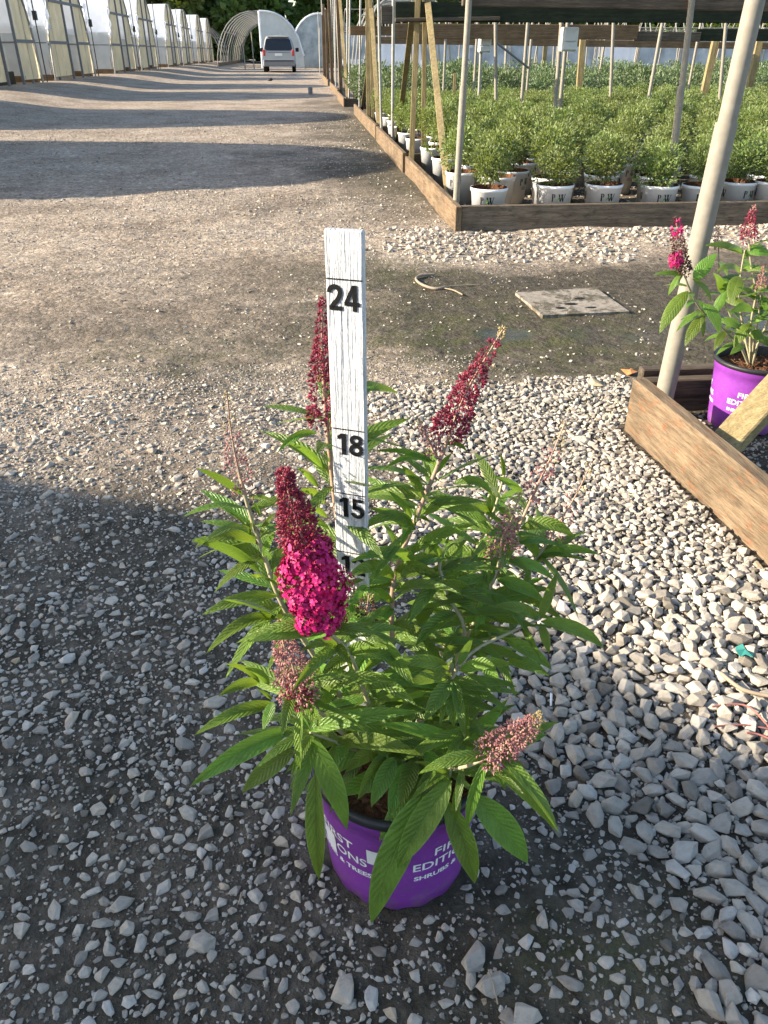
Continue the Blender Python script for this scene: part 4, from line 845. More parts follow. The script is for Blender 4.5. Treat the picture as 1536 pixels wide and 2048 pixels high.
def shrub_mesh(name, n, rad, h0, h1, lw, ll, mat, seed, flowers=0):
    r = np.random.default_rng(seed); V = []; Fq = []
    lob = [(r.normal(0, rad*.42), r.normal(0, rad*.42), r.uniform(.35, .95)) for _ in range(9)]
    for i in range(n):
        lx, ly, lz = lob[r.integers(9)]; d = r.normal(size=3); d /= np.linalg.norm(d); k = r.uniform(.45, 1)**.4
        p = np.array([lx+d[0]*rad*.62*k, ly+d[1]*rad*.62*k, h0+(h1-h0)*min(max(lz*.75+d[2]*.3*k, -.05), 1.05)])
        t = d+np.array([0, 0, .35])+r.normal(0, .45, 3); t /= np.linalg.norm(t); s = np.cross(t, r.normal(size=3)); s /= np.linalg.norm(s); nn = np.cross(s, t)
        l = ll*r.uniform(.6, 1.2); w = lw*r.uniform(.7, 1.2); b = len(V)
        V += [p, p+t*l*.45+s*w*.5+nn*l*.06, p+t*l, p+t*l*.45-s*w*.5+nn*l*.06]; Fq.append((b, b+1, b+2, b+3))
    me = npmesh(name, np.array(V), np.array(Fq), mat, False); return me
def shrub(kind, label, cat, group, variants, stems=True):
    """prototype with its parts, at the origin"""
    t = thing(kind, label, cat, (0, 0, 0), group); return t
SHR = [shrub_mesh('foliage', 1900, .138, .25, .54, .012, .028, 'shrubleaf', 40+k) for k in range(5)]
SIL = [shrub_mesh('foliage', 900, .24, .15, .82, .022, .06, 'silverleaf', 60+k) for k in range(4)]
proto_f = thing('potted_shrub', '', '', (0, 0, 0)); white_pot(proto_f, (0, 0, 0))
proto_b = thing('potted_shrub', '', '', (0, 0, 0)); white_pot(proto_b, (0, 0, 0), prints=False)
for pr in (proto_f, proto_b):
    o = bpy.data.objects.new('foliage', SHR[0]); COL.objects.link(o); o.parent = pr
    mk('stem', *tube([(0, 0, .19), (.01, 0, .29), (.02, .01, .40)], [.006, .005, .003], 5), 'bark', pr)
def place(pr, x, y, rz, sc, label, group, var, zrot=0.):
    c = dup(pr); c.location = (x, y, float(zg(x, y))); c.rotation_euler = (0, 0, rz); tag(c, label, 'potted shrub', group)
    for ch in c.children:
        if ch.name.startswith('foliage'): ch.data = var; ch.scale = sc; ch.rotation_euler = (0, 0, zrot)
    return c
FR = [(978, 378), (1108, 392), (1207, 378), (1318, 384), (1402, 372), (1478, 362), (1548, 372)]
front = []
for i, (px, py) in enumerate(FR):
    p = gp(px, py, .235); q = max(p.y, 5.40)/p.y; front.append((p.x*q, p.y*q))
lab_f = 'white pot printed PW with light green shrub, front row behind the dark board'
for i, (x, y) in enumerate(front):
    place(proto_f, x, y, random.uniform(-.35, .5), (1, 1, random.uniform(.85, 1.0)), lab_f, 'front row of white pots', SHR[i % 5], random.uniform(0, 6))
k = 0
for r_ in range(19):
    y = 5.86+r_*.40
    for c_ in range(30):
        x = 1.16+c_*.39+(.19 if r_ % 2 == 0 else 0)+random.uniform(-.04, .04)
        u, v_, z = proj((x, y, .35))
        if u > 1600: break
        yy = y+random.uniform(-.05, .05)
        place(proto_f if r_ < 4 else proto_b, x, yy, random.uniform(-.9, .9), (random.uniform(.95, 1.15), random.uniform(.95, 1.15), random.uniform(.88, 1.12)),
              'white pot holding a light green shrub packed in the board-edged bed behind the front row', 'light green shrubs in white pots', SHR[k % 5], random.uniform(0, 6)); k += 1
for pr in (proto_f, proto_b):
    for o in list(pr.children_recursive)+[pr]: bpy.data.objects.remove(o)
ps = thing('potted_shrub', '', '', (0, 0, 0)); mk('pot', *lathe((0, 0, 0), [(.10, 0), (.125, .22), (.12, .22), (0, .19)], 14), 'black', ps); o = bpy.data.objects.new('foliage', SIL[0]); COL.objects.link(o); o.parent = ps
for r_ in range(9):
    y = 13.9+r_*.95
    for c_ in range(30):
        x = 1.3+c_*.62+(.3 if r_ % 2 else 0)
        if proj((x, y, .5))[0] > 1590: break
        q = place(ps, x+random.uniform(-.07, .07), y+random.uniform(-.08, .08), random.uniform(0, 6), (1.05, 1.05, random.uniform(.8, 1.12)), 'grey-green bushy shrub in black pot growing beyond the light green shrubs', 'grey-green shrubs in black pots', SIL[k % 4]); k += 1
for o in list(ps.children_recursive)+[ps]: bpy.data.objects.remove(o)

# board frames along the lane
bf = thing('raised_bed_frame', 'dark weathered board frame around the bed of white pots', 'bed frame', (.95, 5.2, 0))
mk('plank', *box((.985, 5.185, -.03), (3.6, 5.225, .148), .004), 'boardgrey', bf); mk('plank', *box((3.604, 5.187, -.03), (6.5, 5.227, .146), .004), 'boardgrey', bf)
mk('plank', *box((.94, 5.16, -.03), (.982, 7.95, .15), .004), 'tanwood_y', bf)
for i, (x, y0, y1, lab) in enumerate(((.925, 8.05, 11.1, 'tan board edging along the lane just past the white pot bed corner'), (.93, 11.3, 16.1, 'long tan board edging along the lane beside the middle timber posts'), (.84, 18.3, 21.5, 'weathered board edging beside the small pink purple pot'), (.88, 22.5, 28.5, 'short pale board edging where the lane posts crowd together'), (.86, 30, 38, 'far board edging along the lane toward the silver van'))):
    b_ = thing('board_edging', lab, 'board', (x, y0, 0)); mk('plank', *box((x, y0, -.03), (x+.04, y1, .17), .004), 'tanwood_y', b_)
    if i < 3: mk('end_plank', *box((x+.043, y0+.03, -.03), (x+(.25 if i < 2 else 1.3), y0+.07, .155), .003), 'oldwood_x', b_)

# overhead boards and pipes of the frame over the white pots
def px_beam(p0, p1, hgt, Y, mat, name, lab, th=.04, xend=None):
    a = at(*p0, Y); b_ = at(*p1, Y)
    if xend: b_ = a+(b_-a)*((xend-a.x)/(b_.x-a.x))
    o = mk(name, *beam(a, b_, th, hgt), mat, None, loc=a); return tag(o, lab, 'beam')
px_beam((925, -14), (1536, -2), .13, 5.46, 'oldwood_x', 'overhead_board', 'weathered brown beam held by the front pipe posts over the white pots', xend=5.2)
px_beam((790, 24), (1536, 27), .150, 8.0, 'mosswood_x', 'overhead_board', 'dark mossy board spanning the bed above the light green shrubs', xend=6.2)
px_beam((790, 40), (1000, 37), .03, 7.97, 'oldwood_x', 'overhead_board', 'thin rough strip under the dark mossy board')
px_beam((785, 62), (1275, 65), .150, 10.6, 'brownwood_x', 'overhead_board', 'smooth brown board spanning the bed behind the mossy board')
px_beam((1268, 72), (1400, 74), .10, 10.66, 'oldwood_x', 'overhead_board', 'rough reddish board joining the smooth brown board to the dark one')
px_beam((1390, 70), (1536, 70), .13, 10.7, 'mosswood_x', 'overhead_board', 'short dark board continuing the line of the brown board', xend=8)
px_beam((700, 61), (800, 62), .12, 13.6, 'brownwood_x', 'overhead_board', 'short orange brown board end beside the timber posts at the lane')
px_beam((735, 80), (1536, 92), .10, 15, 'brownwood_x', 'overhead_board', 'far brown board low across the grey-green shrubs', xend=13)
px_beam((762, 30), (785, 30), .16, 9.6, 'oldwood_x', 'overhead_board', 'grey weathered board stub between the two lane pipes')
def ppost(b_, t_, Y, r, lab, mat='pipe', ztop=None, grp=None, sleeve=None, square=0, nm=None, Yt=None):
    p0, p1 = at(*b_, Y), at(*t_, Yt or Y); lo = ext(p0, p1, -.03); hi = ext(p0, p1, ztop) if ztop else p1
    if square:
        t = thing('timber_post', lab, 'post', lo, grp); mk('timber', *beam(lo, hi, square, square*1.05, up=(.15, 1, 0), bev=.003), mat, t); return t
    segs = [(lo, hi, r, r, 'pipe')]
    if sleeve: segs.append((lo, at(*sleeve, Y), r*1.18, r*1.18, 'lower_sleeve'))
    return post(lab, grp, segs, mat)
ppost((912, 410), (938, 0), 5.42, .019, 'galvanised pipe post in the front corner of the white pot bed', 'pipeold', 2.2, sleeve=(927, 172))
ppost((1337, 405), (1383, 10), 5.42, .019, 'galvanised pipe post between white pots in the middle of the front board', 'pipeold', 2.2, sleeve=(1362, 172))
ppost((822, 345), (836, 0), 8.0, 0, 'upright yellow timber post at the end of the first lane board', 'newwood_z', 2.2, square=.05)
ppost((846, 345), (850, 0), 8.1, 0, 'upright timber post right beside the yellow lane post', 'newwood_z', 2.2, square=.042)
ppost((898, 405), (855, 0), 6.15, 0, 'pale timber prop leaning from the bed corner up to the upright lane posts', 'newwood_z', None, square=.055, Yt=8.05)
ppost((795, 282), (828, 8), 10.2, 0, 'dark backed timber prop leaning up to the yellow lane post', 'newwood_z', None, square=.055, Yt=8.2)
ppost((785, 278), (787, 0), 9.9, .019, 'galvanised pipe post just behind the leaning dark prop', 'pipe', 2.2)
ppost((763, 258), (757, 0), 11.2, .019, 'bent galvanised pipe post at the near end of the long lane board', 'pipe', 2.2)
ppost((737, 240), (735, 0), 13.4, 0, 'upright weathered timber post at the middle of the long lane board', 'newwood_z', 2.3, square=.06)
ppost((746, 243), (741, 0), 13.1, 0, 'pale upright timber post touching the weathered middle lane post', 'newwood_z', 2.3, square=.05)
ppost((758, 256), (742, 0), 11.9, 0, 'pale timber prop leaning on the middle lane posts', 'newwood_z', None, square=.06, Yt=13.2)
ppost((724, 218), (752, 30), 15.9, 0, 'thin timber prop leaning toward the middle lane posts', 'newwood_z', None, square=.05, Yt=13.4)
ppost((719, 205), (721, 0), 17.4, .02, 'pipe post near the small pink purple pot, kinked', 'pipe', 2.4)
ppost((698, 195), (700, 0), 19.5, .02, 'pipe post at the near end of the weathered edging', 'pipe', 2.4)
ppost((695, 192), (680, 0), 19.8, 0, 'timber prop leaning beside the weathered lane edging', 'newwood_z', None, square=.07, Yt=21)
for bx, by, tx, ty, Y, zt, lab, mt, sq in (
 (1108, 246, 1126, 8, 8.3, 1.35, 'pipe post carrying the larger pale box', 'pipeold', 0), (1117, 246, 1139, 8, 8.5, 1.4, 'second pipe post right behind the larger pale box', 'pipeold', 0),
 (1112, 248, 1111, 196, 8.1, .72, 'short rusty stub post at the foot of the paired pipes', 'pipeold', 0), (1220, 214, 1227, 48, 10.2, 1.32, 'straight pipe post ending at the brown board', 'pipeold', 0),
 (1293, 220, 1331, 12, 9.6, 1.42, 'leaning pipe post crossing the brown board end', 'pipeold', 0), (992, 226, 991, 48, 9.6, 1.3, 'upright pipe post beside the smaller pale box', 'pipeold', 0),
 (1042, 217, 1059, 6, 9.8, 1.45, 'bent pipe post with a rod brace over the light green shrubs', 'pipeold', 0), (947, 190, 956, 42, 12, 1.42, 'thin rusty pipe post behind the smaller pale box', 'pipeold', 0),
 (957, 208, 963, 80, 10.8, 1.1, 'white pipe stand carrying the smaller pale box', 'pipe', 0), (887, 178, 893, 40, 13.2, 1.5, 'thin pipe post behind the leaning corner prop', 'pipeold', 0),
 (1158, 176, 1166, 74, 12.6, 1.25, 'pale square timber post behind the shrubs', 'newwood_z', .08), (1377, 176, 1402, 45, 12.6, 1.5, 'leaning thin pipe post beside the dark board end', 'pipeold', 0),
 (1437, 222, 1452, 50, 9.5, 1.32, 'pipe post beside the thick near pipe, upright', 'pipeold', 0), (1410, 176, 1432, 78, 12.4, 1.2, 'yellow stained timber post under the dark board', 'newwood_z', .09),
 (1499, 176, 1521, 68, 12.4, 1.25, 'greenish timber post behind the thick near pipe', 'newwood_z', .09), (1054, 176, 1066, 40, 12.9, 1.5, 'thin pipe post behind the bent braced pipe', 'pipeold', 0),
 (908, 185, 910, 148, 12, .75, 'short pale stake among the light green shrubs', 'newwood_z', .04), (1088, 130, 1092, 75, 22, 1.35, 'far timber post behind the grey-green shrubs', 'newwood_z', .1)):
    ppost((bx, by), (tx, ty), Y, .019, lab, mt, zt, square=sq)
o = mk('rod_brace', *tube([at(995, 87, 9.6), at(1057, 136, 9.75)], .012, 6), 'rail', None, loc=at(995, 87, 9.6)); tag(o, 'dark rod running slanted between two pipe posts over the shrubs', 'rod')
def pbox(x0, y0, x1, y1, Y, lab):
    a, b_ = at(x0, y1, Y), at(x1, y0, Y); t = thing('junction_box', lab, 'box', a)
    mk('case', *box((a.x, Y, a.z), (b_.x, Y+.10, b_.z), .008), 'boxgrey', t); h = (b_.z-a.z)
    mk('lid', *box((a.x+.012, Y-.012, a.z+h*.42), (b_.x-.012, Y-.001, b_.z-.012), .004), 'boxgrey', t); mk('lid', *box((a.x+.012, Y-.012, a.z+.012), (b_.x-.012, Y-.001, a.z+h*.38), .004), 'boxgrey', t)
pbox(958, 71, 984, 105, 10.7, 'smaller pale plastic box mounted on the white pipe stand'); pbox(1123, 54, 1159, 103, 8.1, 'larger pale plastic box mounted on the paired pipe posts')
for i in range(40):
    rr = random.Random(8800+i); x = 2.2+rr.random()*13; y = 14.5+rr.random()*15; h = rr.uniform(1.25, 1.9); z0 = float(zg(x, y))
    post('thin rusty pipe among the grey-green shrubs', 'thin pipes among the grey-green shrubs', [((x, y, z0-.03), (x+rr.uniform(-.12, .12), y, z0+h), .02, .02, 'pipe')], 'pipeold', n=6)
# small pink-purple pot by the lane
pp = gp(710, 192, .1); pt2 = thing('potted_butterfly_bush', 'small bright pink purple pot with red flowered bush behind far lane posts', 'potted plant', (1.55, 19.2, 0))
mk('pot', *lathe((1.55, 19.2, 0), [(0, .01), (.12, 0), (.15, .27), (.14, .27), (0, .22)], 20), 'purplefar', pt2, smooth=True); o = bpy.data.objects.new('foliage', SIL[1]); COL.objects.link(o); o.parent = pt2
spike(pt2, [(1.5, 19.15, .68), (1.48, 19.1, .78), (1.46, 19.1, .92)], .04, 8, ('bud', 'bud'), 14, .02, seed=31)
# posts that crowd along the lane further on
pk = 0
for i, Y in enumerate(np.arange(21.5, 49, 1.45)):
    x = 1.0+random.uniform(-.12, .25); h = random.uniform(1.9, 2.9) if i % 3 else random.uniform(2.6, 3.2)
    z0 = float(zg(x, Y))
    if i % 3 == 1:
        t = thing('timber_post', 'far timber post in the row along the lane before the silver van', 'post', (x, Y, z0), 'far timber lane posts'); mk('timber', *beam((x, Y, z0-.03), (x+random.uniform(-.06, .06), Y, z0+h), .09, .09, up=(0, 1, 0)), 'brownwood_z', t)
    else: post('far thin pipe post in the row along the lane before the silver van', 'far pipe lane posts', [((x, Y, z0-.03), (x+random.uniform(-.08, .08), Y, z0+h), .022, .022, 'pipe')], 'pipe', n=6)

# ------------------------------------------------------------------ hoop houses on the left of the lane
HX, HZ = -7.4, .25
def arch_z(u, top): return top*max(0., 1-abs(u)**2.6)**.5
def hoop_house(yc, w, top, label, length=24., door=(-.45, .75), seed=0, full=True):
    rr = random.Random(seed); zb = HZ; t = thing('hoop_house', label, 'greenhouse', (HX, yc, zb), 'film covered hoop houses on the lane')
    az = lambda y: zb+arch_z((y-yc)/w, top)
    # film roof: ribs make it ripple slightly
    us = [math.sin(q) for q in np.linspace(-math.pi/2, math.pi/2, 25)]; us = [u for u in us if arch_z(u, top) >= 1.42]
    us = [-(1-(1.42/top)**2)**(1/2.6)]+us+[(1-(1.42/top)**2)**(1/2.6)]
    xs = list(np.linspace(HX-.02, HX-length, 21 if full else 8)); V = []; Fq = []
    for i, x in enumerate(xs):
        sag = .025 if i % 2 else 0.
        for u in us: V.append((x, yc+u*w*(1.004-sag*.3), zb+arch_z(u, top)+.012-sag))
    n = len(us)
    for i in range(len(xs)-1):
        for k_ in range(n-1): Fq.append((i*n+k_, i*n+k_+1, (i+1)*n+k_+1, (i+1)*n+k_))
    mk('roof_film', V, Fq, 'filmwhite', t, smooth=True)
    for s in (-1, 1):
        # hanging ragged film edge, grey lower wall panels, baseboard
        V = []; Fq = []; ye = yc+us[0 if s < 0 else -1]*w; m = 40
        for i in range(m+1):
            x = HX-.02-length*i/m; V += [(x, ye+s*.01, zb+1.46), (x, ye+s*(.03+rr.uniform(0, .07)), zb+1.42-rr.uniform(.1, .24))]
        for i in range(m): Fq.append((2*i, 2*i+2, 2*i+3, 2*i+1))
        mk('film_skirt', V, Fq, 'filmwhite', t, smooth=True)
        for k_ in range(int(length/2)):
            x1 = HX-k_*2.; yl = yc+s*w*.985
            V = []; Fq = []
            for q in range(11):
                x = x1-.02-1.96*q/10; o_ = .012*(q % 2); V += [(x, yl-s*o_, zb+.16), (x, yl-s*(o_+.03), zb+1.40)]
            for q in range(10): Fq.append((2*q, 2*q+2, 2*q+3, 2*q+1))
            mk('side_panel', V, Fq, 'filmgrey', t)
        mk('baseboard', *box((HX-length, yc+s*w*.985-.02, zb-.05), (HX-.05, yc+s*w*.985+.02, zb+.158), 0), 'brownwood_x', t)
        mk('side_rail', *tube([(HX-.05, yc+s*w*.97, zb+.98), (HX-length, yc+s*w*.97, zb+.98)], .022, 5), 'rail', t)
    # hoops
    for i in range(0, 21, 2 if full else 7):
        x = HX-.08-i*length/20.5; pts = [(x, yc+u*w*.985, zb+arch_z(u, top)*.99) for u in np.sin(np.linspace(-math.pi/2, math.pi/2, 19))]
        mk('hoop', *tube(pts, .024, 6), 'rail', t)
    # end wall of yellowed panels
    edges = [-w*.985, -w*.72, -w*.44, door[0]]; right = [door[1], w*.44, w*.72, w*.985]
    def panel(a, b_, z0, mat='filmyellow', zcap=None):
        ys = np.linspace(a+.012, b_-.012, 5); V = []; Fq = []
        for j_, y in enumerate(ys):
            zt = az(yc+y)-.03
            if zcap: zt = min(zt, zcap)
            ox = .010*(j_ % 2); V += [(HX+ox, yc+y, z0), (HX+ox, yc+y, max(zt, z0+.03))]
        for q in range(4): Fq.append((2*q, 2*q+2, 2*q+3, 2*q+1))
        mk('end_panel', V, Fq, mat, t)
    z1 = zb+1.0; z2 = zb+2.05
    for e in (edges, right):
        for a, b_ in zip(e[:-1], e[1:]):
            panel(a, b_, zb+.1, zcap=z1-.02); panel(a, b_, z1+.02)
    panel(door[0], (door[0]+door[1])/2, z2+.03); panel((door[0]+door[1])/2, door[1], z2+.03)
    for y in (door[0], door[1]): mk('door_jamb', *box((HX+.012, yc+y-.032, zb-.02), (HX+.07, yc+y+.032, az(yc+y)-.05), 0), 'rail', t)
    for y in (-w*.72, w*.72): mk('stud', *box((HX-.06, yc+y-.03, zb-.02), (HX-.006, yc+y+.03, az(yc+y)-.05), 0), 'rail', t)
    mk('end_rail', *box((HX+.014, yc-w*.97, z1-.05), (HX+.055, yc+door[0]-.05, z1+.03), 0), 'rail', t); mk('end_rail', *box((HX+.014, yc+door[1]+.05, z1-.05), (HX+.055, yc+w*.97, z1+.03), 0), 'rail', t)
    ya = w*(1-((z2-zb)/top)**2)**(1/2.6)-.03; mk('door_header', *box((HX+.075, yc-ya, z2-.04), (HX+.11, yc+ya, z2+.04), 0), 'rail', t)
    pts = [(HX+.03, yc+u*w, zb+arch_z(u, top)) for u in np.sin(np.linspace(-math.pi/2, math.pi/2, 25))]; mk('end_hoop', *tube(pts, .03, 6), 'pipe', t)
    if full:   # gathered white film at the corner and the crank rod of the roll-up side
        for s in (-1, 1):
            yk = yc+s*w*.90; V = []; Fq = []
            for i in range(9):
                z = zb+2.2-i*.11; d_ = .05+.035*math.sin(i*1.7)
                for q in range(7): V.append((HX+.06+d_*math.cos(q*.9), yk+s*.08+d_*1.4*math.sin(q*.9)*(1+.2*math.sin(i)), z))
            for i in range(8):
                for q in range(6): Fq.append((i*7+q, i*7+q+1, (i+1)*7+q+1, (i+1)*7+q))
            mk('gathered_film', V, Fq, 'filmwhite', t, smooth=True)
        yk = yc+w*1.04; cr = mk('crank_rod', *tube([(HX+.12, yk, zb), (HX+.12, yk-.03, zb+2.9)], .018, 6), 'black', t); mk('crank_gear', *box((HX+.08, yk-.1, zb+1.5), (HX+.18, yk+.06, zb+1.72), .01), 'black', cr)
    return t
HH = [(-6.9, 2.45, 2.95, 'hoop house furthest down the lane, away from the silver van'), (.12, 2.65, 3.05, 'hoop house whose arched shadow falls over the blooming bush'),
      (9.05, 2.65, 3.1, 'hoop house whose shadow reaches the white pot bed corner'), (15.6, 2.5, 3.05, 'hoop house shading the lane beside the long board edging'),
      (23.4, 2.55, 3.05, 'hoop house with a black tray showing under its yellowed end wall'), (29.9, 2.6, 3.05, 'hoop house with yellowed end wall and green plant inside its doorway'),
      (38.35, 2.4, 3.05, 'third of the yellowed end walls before the white roofs stack up toward the trees'), (44.4, 2.4, 3.05, 'hoop house paired beyond the third yellowed end wall'),
      (52.8, 2.4, 3.05, 'hoop house with a long bright white roof, fifth along the row'), (59.3, 2.4, 3.05, 'hoop house sixth along the row, white roof below the trees'),
      (67.6, 2.4, 3.05, 'hoop house with a white plastic flap at its corner, seventh along'), (74.2, 2.4, 3.05, 'last white roofed hoop house next to the bare hoop frame')]
for i, (yc, w, tp, lab) in enumerate(HH):
    hoop_house(yc, w, tp, lab, seed=i, full=4 <= i <= 9, length=24 if i > 3 else 14)
tr = thing('black_tray', 'black plastic tray on the ground in the nearest visible hoop house doorway', 'tray', (-8.2, 23.9, HZ)); mk('tray', *box((-8.4, 23.1, HZ), (-7.7, 24.6, HZ+.3), .01), 'blacktray', tr)
for i, (yy) in enumerate((30.1, 38.5, 44.5)):
    q = thing('potted_shrub', ('dark green shrub inside the second visible yellowed doorway', 'dark green shrub inside the third yellowed doorway', 'dark green shrub inside the fourth yellowed doorway')[i], 'potted shrub', (-8.3, yy, HZ))
    mk('pot', *lathe((-8.3, yy, HZ), [(.15, 0), (.2, .3), (.19, .3), (0, .26)], 12), 'black', q); o = bpy.data.objects.new('foliage', SIL[i]); COL.objects.link(o); o.parent = q; o.scale = (1.6, 1.6, 1.4)

# ------------------------------------------------------------------ bare hoop frames and film houses at the end of the lane
def hoop_frame(name, c, ang, w, top, length, nrib, label, r=.03, mat='pipe', film_=None, purl=True, endfilm=None):
    """ridge runs along ang (0 = +Y); first hoop at c"""
    t = thing(name, label, 'hoop frame', c); d = Vector((math.sin(ang), math.cos(ang), 0)); s = Vector((d.y, -d.x, 0)); C = Vector(c)
    uu = np.sin(np.linspace(-math.pi/2, math.pi/2, 17)); pt = lambda k_, u: C+d*(length*k_/(nrib-1))+s*(u*w)+Vector((0, 0, arch_z(u, top)))
    for k_ in range(nrib): mk('hoop', *tube([pt(k_, u) for u in uu], r, 5), mat, t)
    if purl:
        for u in (-.8, 0, .8): mk('purlin', *tube([pt(0, u)-Vector((0, 0, r)), pt(nrib-1, u)-Vector((0, 0, r))], r*.8, 5), mat, t)
    if film_:
        V = []; Fq = []; f_ = [u for u in uu if film_[0] <= u <= film_[1]]; m = len(f_)
        for k_ in range(nrib):
            for u in f_: V.append(C+d*(length*k_/(nrib-1))+s*(u*w*1.015)+Vector((0, 0, arch_z(u, top)+.035)))
        for k_ in range(nrib-1):
            for q in range(m-1): Fq.append((k_*m+q, k_*m+q+1, (k_+1)*m+q+1, (k_+1)*m+q))
        mk('film', V, Fq, film_[2], t, smooth=True)
    if endfilm:
        u0, u1, mt = endfilm; f_ = np.linspace(u0, u1, 9); V = []; Fq = []
        for u in f_: q = C+s*(u*w)-d*.05; V += [q+Vector((0, 0, .05)), q+Vector((0, 0, max(arch_z(u, top), .1)))]
        for q in range(8): Fq.append((2*q, 2*q+2, 2*q+3, 2*q+1))
        mk('end_film', V, Fq, mt, t); ec = mk('end_batten', *tube([V[0]-d*.05, V[1]-d*.05], .07, 6), 'filmwhite', t); mk('end_batten', *tube([V[2*i+1]-d*.05 for i in range(9)], .06, 6), 'filmwhite', t)
    return t
cA = at(523, 125, 62); hoop_frame('bare_hoop_house', (cA.x+.0, 62, 0), R(0), 3.0, 3.35, 26, 13, 'bare rounded hoop frame with a half covered white end left of the silver van', .035, 'pipe', endfilm=(.02, .98, 'filmgrey'))
mk_b = thing('board_edging', 'dark base board along the bare hoop frame left of the van', 'board', (cA.x-3, 62, 0)); mk('plank', *box((cA.x-3.05, 62, 0), (cA.x-2.95, 88, .35), 0), 'oldwood_y', mk_b)
hoop_frame('bare_hoop_house', (cA.x-7.2, 80, 0), 0, 3.0, 3.2, 18, 8, 'second bare hoop frame half hidden behind the last white roof', .035, 'pipe')
for i, px in enumerate((490, 508)):
    p = at(px, 131, 58+i); post('bare pipe stake standing in front of the bare hoop frame', 'stakes before the bare hoop frame', [((p.x, 58+i, 0), (p.x-.02, 58+i, 2.1 if i else 1.6), .035, .035, 'pipe')], 'pipeold', n=6)
cB = at(648, 125, 64); hoop_frame('film_hoop_house', (cB.x, 64, 0), 0, 2.45, 3.3, 20, 9, 'white plastic covered hoop house right of the silver van behind the lane posts', .03, 'pipe', film_=(-1, 1, 'filmgrey'), endfilm=(-.96, .0, 'filmblue'))
# far greenhouse walls and hoop rows beyond the shrub beds
for j, (Y, x0, x1, zt, lab) in enumerate(((30., 2.6, 24., 1.36, 'long low bluish film wall beyond the grey-green shrubs'), (40., 1.8, 32., 1.75, 'farther pale film wall behind the long low one'))):
    t = thing('film_greenhouse', lab, 'greenhouse', (x0, Y, 0)); n = int((x1-x0)/1.5)
    for i in range(n):
        xa = x0+i*1.5; V = []; Fq = []
        for q in range(7):
            x = xa+.02+1.46*q/6; o_ = .05*math.sin(q*1.9+i); V += [(x, Y+o_, .45), (x, Y+o_*.6, zt)]
        for q in range(6): Fq.append((2*q, 2*q+2, 2*q+3, 2*q+1))
        mk('film_panel', V, Fq, 'filmblue' if (i*7+j) % 5 else 'filmwhite', t, smooth=True); mk('upright', *tube([(xa, Y-.06, 0), (xa, Y-.06, zt+.02)], .03, 5), 'pipe', t)
    mk('top_rail', *tube([(x0, Y-.05, zt), (x1, Y-.05, zt)], .04, 6), 'pipe', t); mk('dark_base', *box((x0, Y, 0), (x1, Y+.05, .44), 0), 'mosswood_x', t)
for j, (Y, x0, ln, lab) in enumerate(((33.5, 3.0, 24., 'row of thin white hoops above the far film wall'), (43.5, 2.2, 34., 'farther row of thin white hoops below the trees'))):
    hoop_frame('hoop_row', (x0, Y, .2), R(90), 2.2, 2.35+.2*j, ln, int(ln/.9), lab, .022, 'pipe', purl=True)
cf = thing('hoop_row', 'group of taller white pipe hoops behind the timber props at the lane', 'hoop frame', (1.4, 20.5, 0))
for i in range(4):
    y = 20.5+i*1.6; pts = [(1.35+2.2*k_/12, y, max(.02, 2.05*max(0, 1-abs(2*k_/12-1)**4)**.5)) for k_ in range(13)]; mk('hoop', *tube(pts, .025, 6), 'pipe', cf)
for k_ in range(3): mk('wire', *tube([(1.3, 20.4, 1.35+.35*k_), (9, 20.6, 1.3+.35*k_)], .008, 4), 'pipe', cf)
t = thing('crate_wall', 'pale blue panel low between the timber posts at the lane', 'panel', at(690, 120, 26)); a_ = at(688, 121, 26); b_ = at(738, 92, 26); mk('sheet', *box((a_.x, 26, a_.z), (b_.x, 26.05, b_.z), 0), 'filmblue', t); mk('ledge', *box((a_.x-.05, 25.9, a_.z-.1), (b_.x+.05, 25.99, a_.z+.03), 0), 'filmwhite', t); mk('base', *box((a_.x, 26, 0), (b_.x, 26.05, a_.z-.11), 0), 'mosswood_x', t)

# ------------------------------------------------------------------ van
VX, VY = -1.235, 50.; van = thing('silver_van', 'silver minivan seen from behind, parked on the gravel lane', 'van', (VX, VY, 0))
secs = [ # y, z-scale of roof, taper
 (0.0, [(.80, .34), (.87, .42), (.885, .62), (.875, .98), (.84, 1.06), (.76, 1.30), (.66, 1.62), (.56, 1.70), (0, 1.725)], [.02, 0, -.02, .0, .04, .14, .26, .34, .36]),
 (.55, [(.82, .25), (.90, .40), (.91, .62), (.90, .98), (.87, 1.06), (.81, 1.32), (.715, 1.64), (.60, 1.745), (0, 1.78)], [0]*9),
 (2.6, [(.82, .25), (.90, .40), (.91, .62), (.90, .98), (.87, 1.06), (.81, 1.32), (.715, 1.62), (.60, 1.72), (0, 1.755)], [0]*9),
 (3.3, [(.82, .25), (.90, .40), (.91, .62), (.89, .96), (.85, 1.04), (.78, 1.15), (.70, 1.28), (.60, 1.34), (0, 1.37)], [0]*9),
 (4.35, [(.78, .28), (.86, .40), (.86, .60), (.82, .82), (.78, .90), (.70, .93), (.62, .95), (.5, .96), (0, .97)], [0]*9)]
V = []; Fq = []
for y, pr, dy in secs:
    row = [(-x, z, q) for (x, z), q in zip(pr, dy)]+[(x, z, q) for (x, z), q in list(zip(pr, dy))[-2::-1]]
    for x, z, q in row: V.append((VX+x, VY+y+q, z))
m = 17
for i in range(len(secs)-1):
    for k_ in range(m-1): Fq.append((i*m+k_, (i+1)*m+k_, (i+1)*m+k_+1, i*m+k_+1))
for k_ in range(8): Fq.append((k_, k_+1, m-2-k_, m-1-k_)) if k_ < 7 else Fq.append((7, 8, 9))
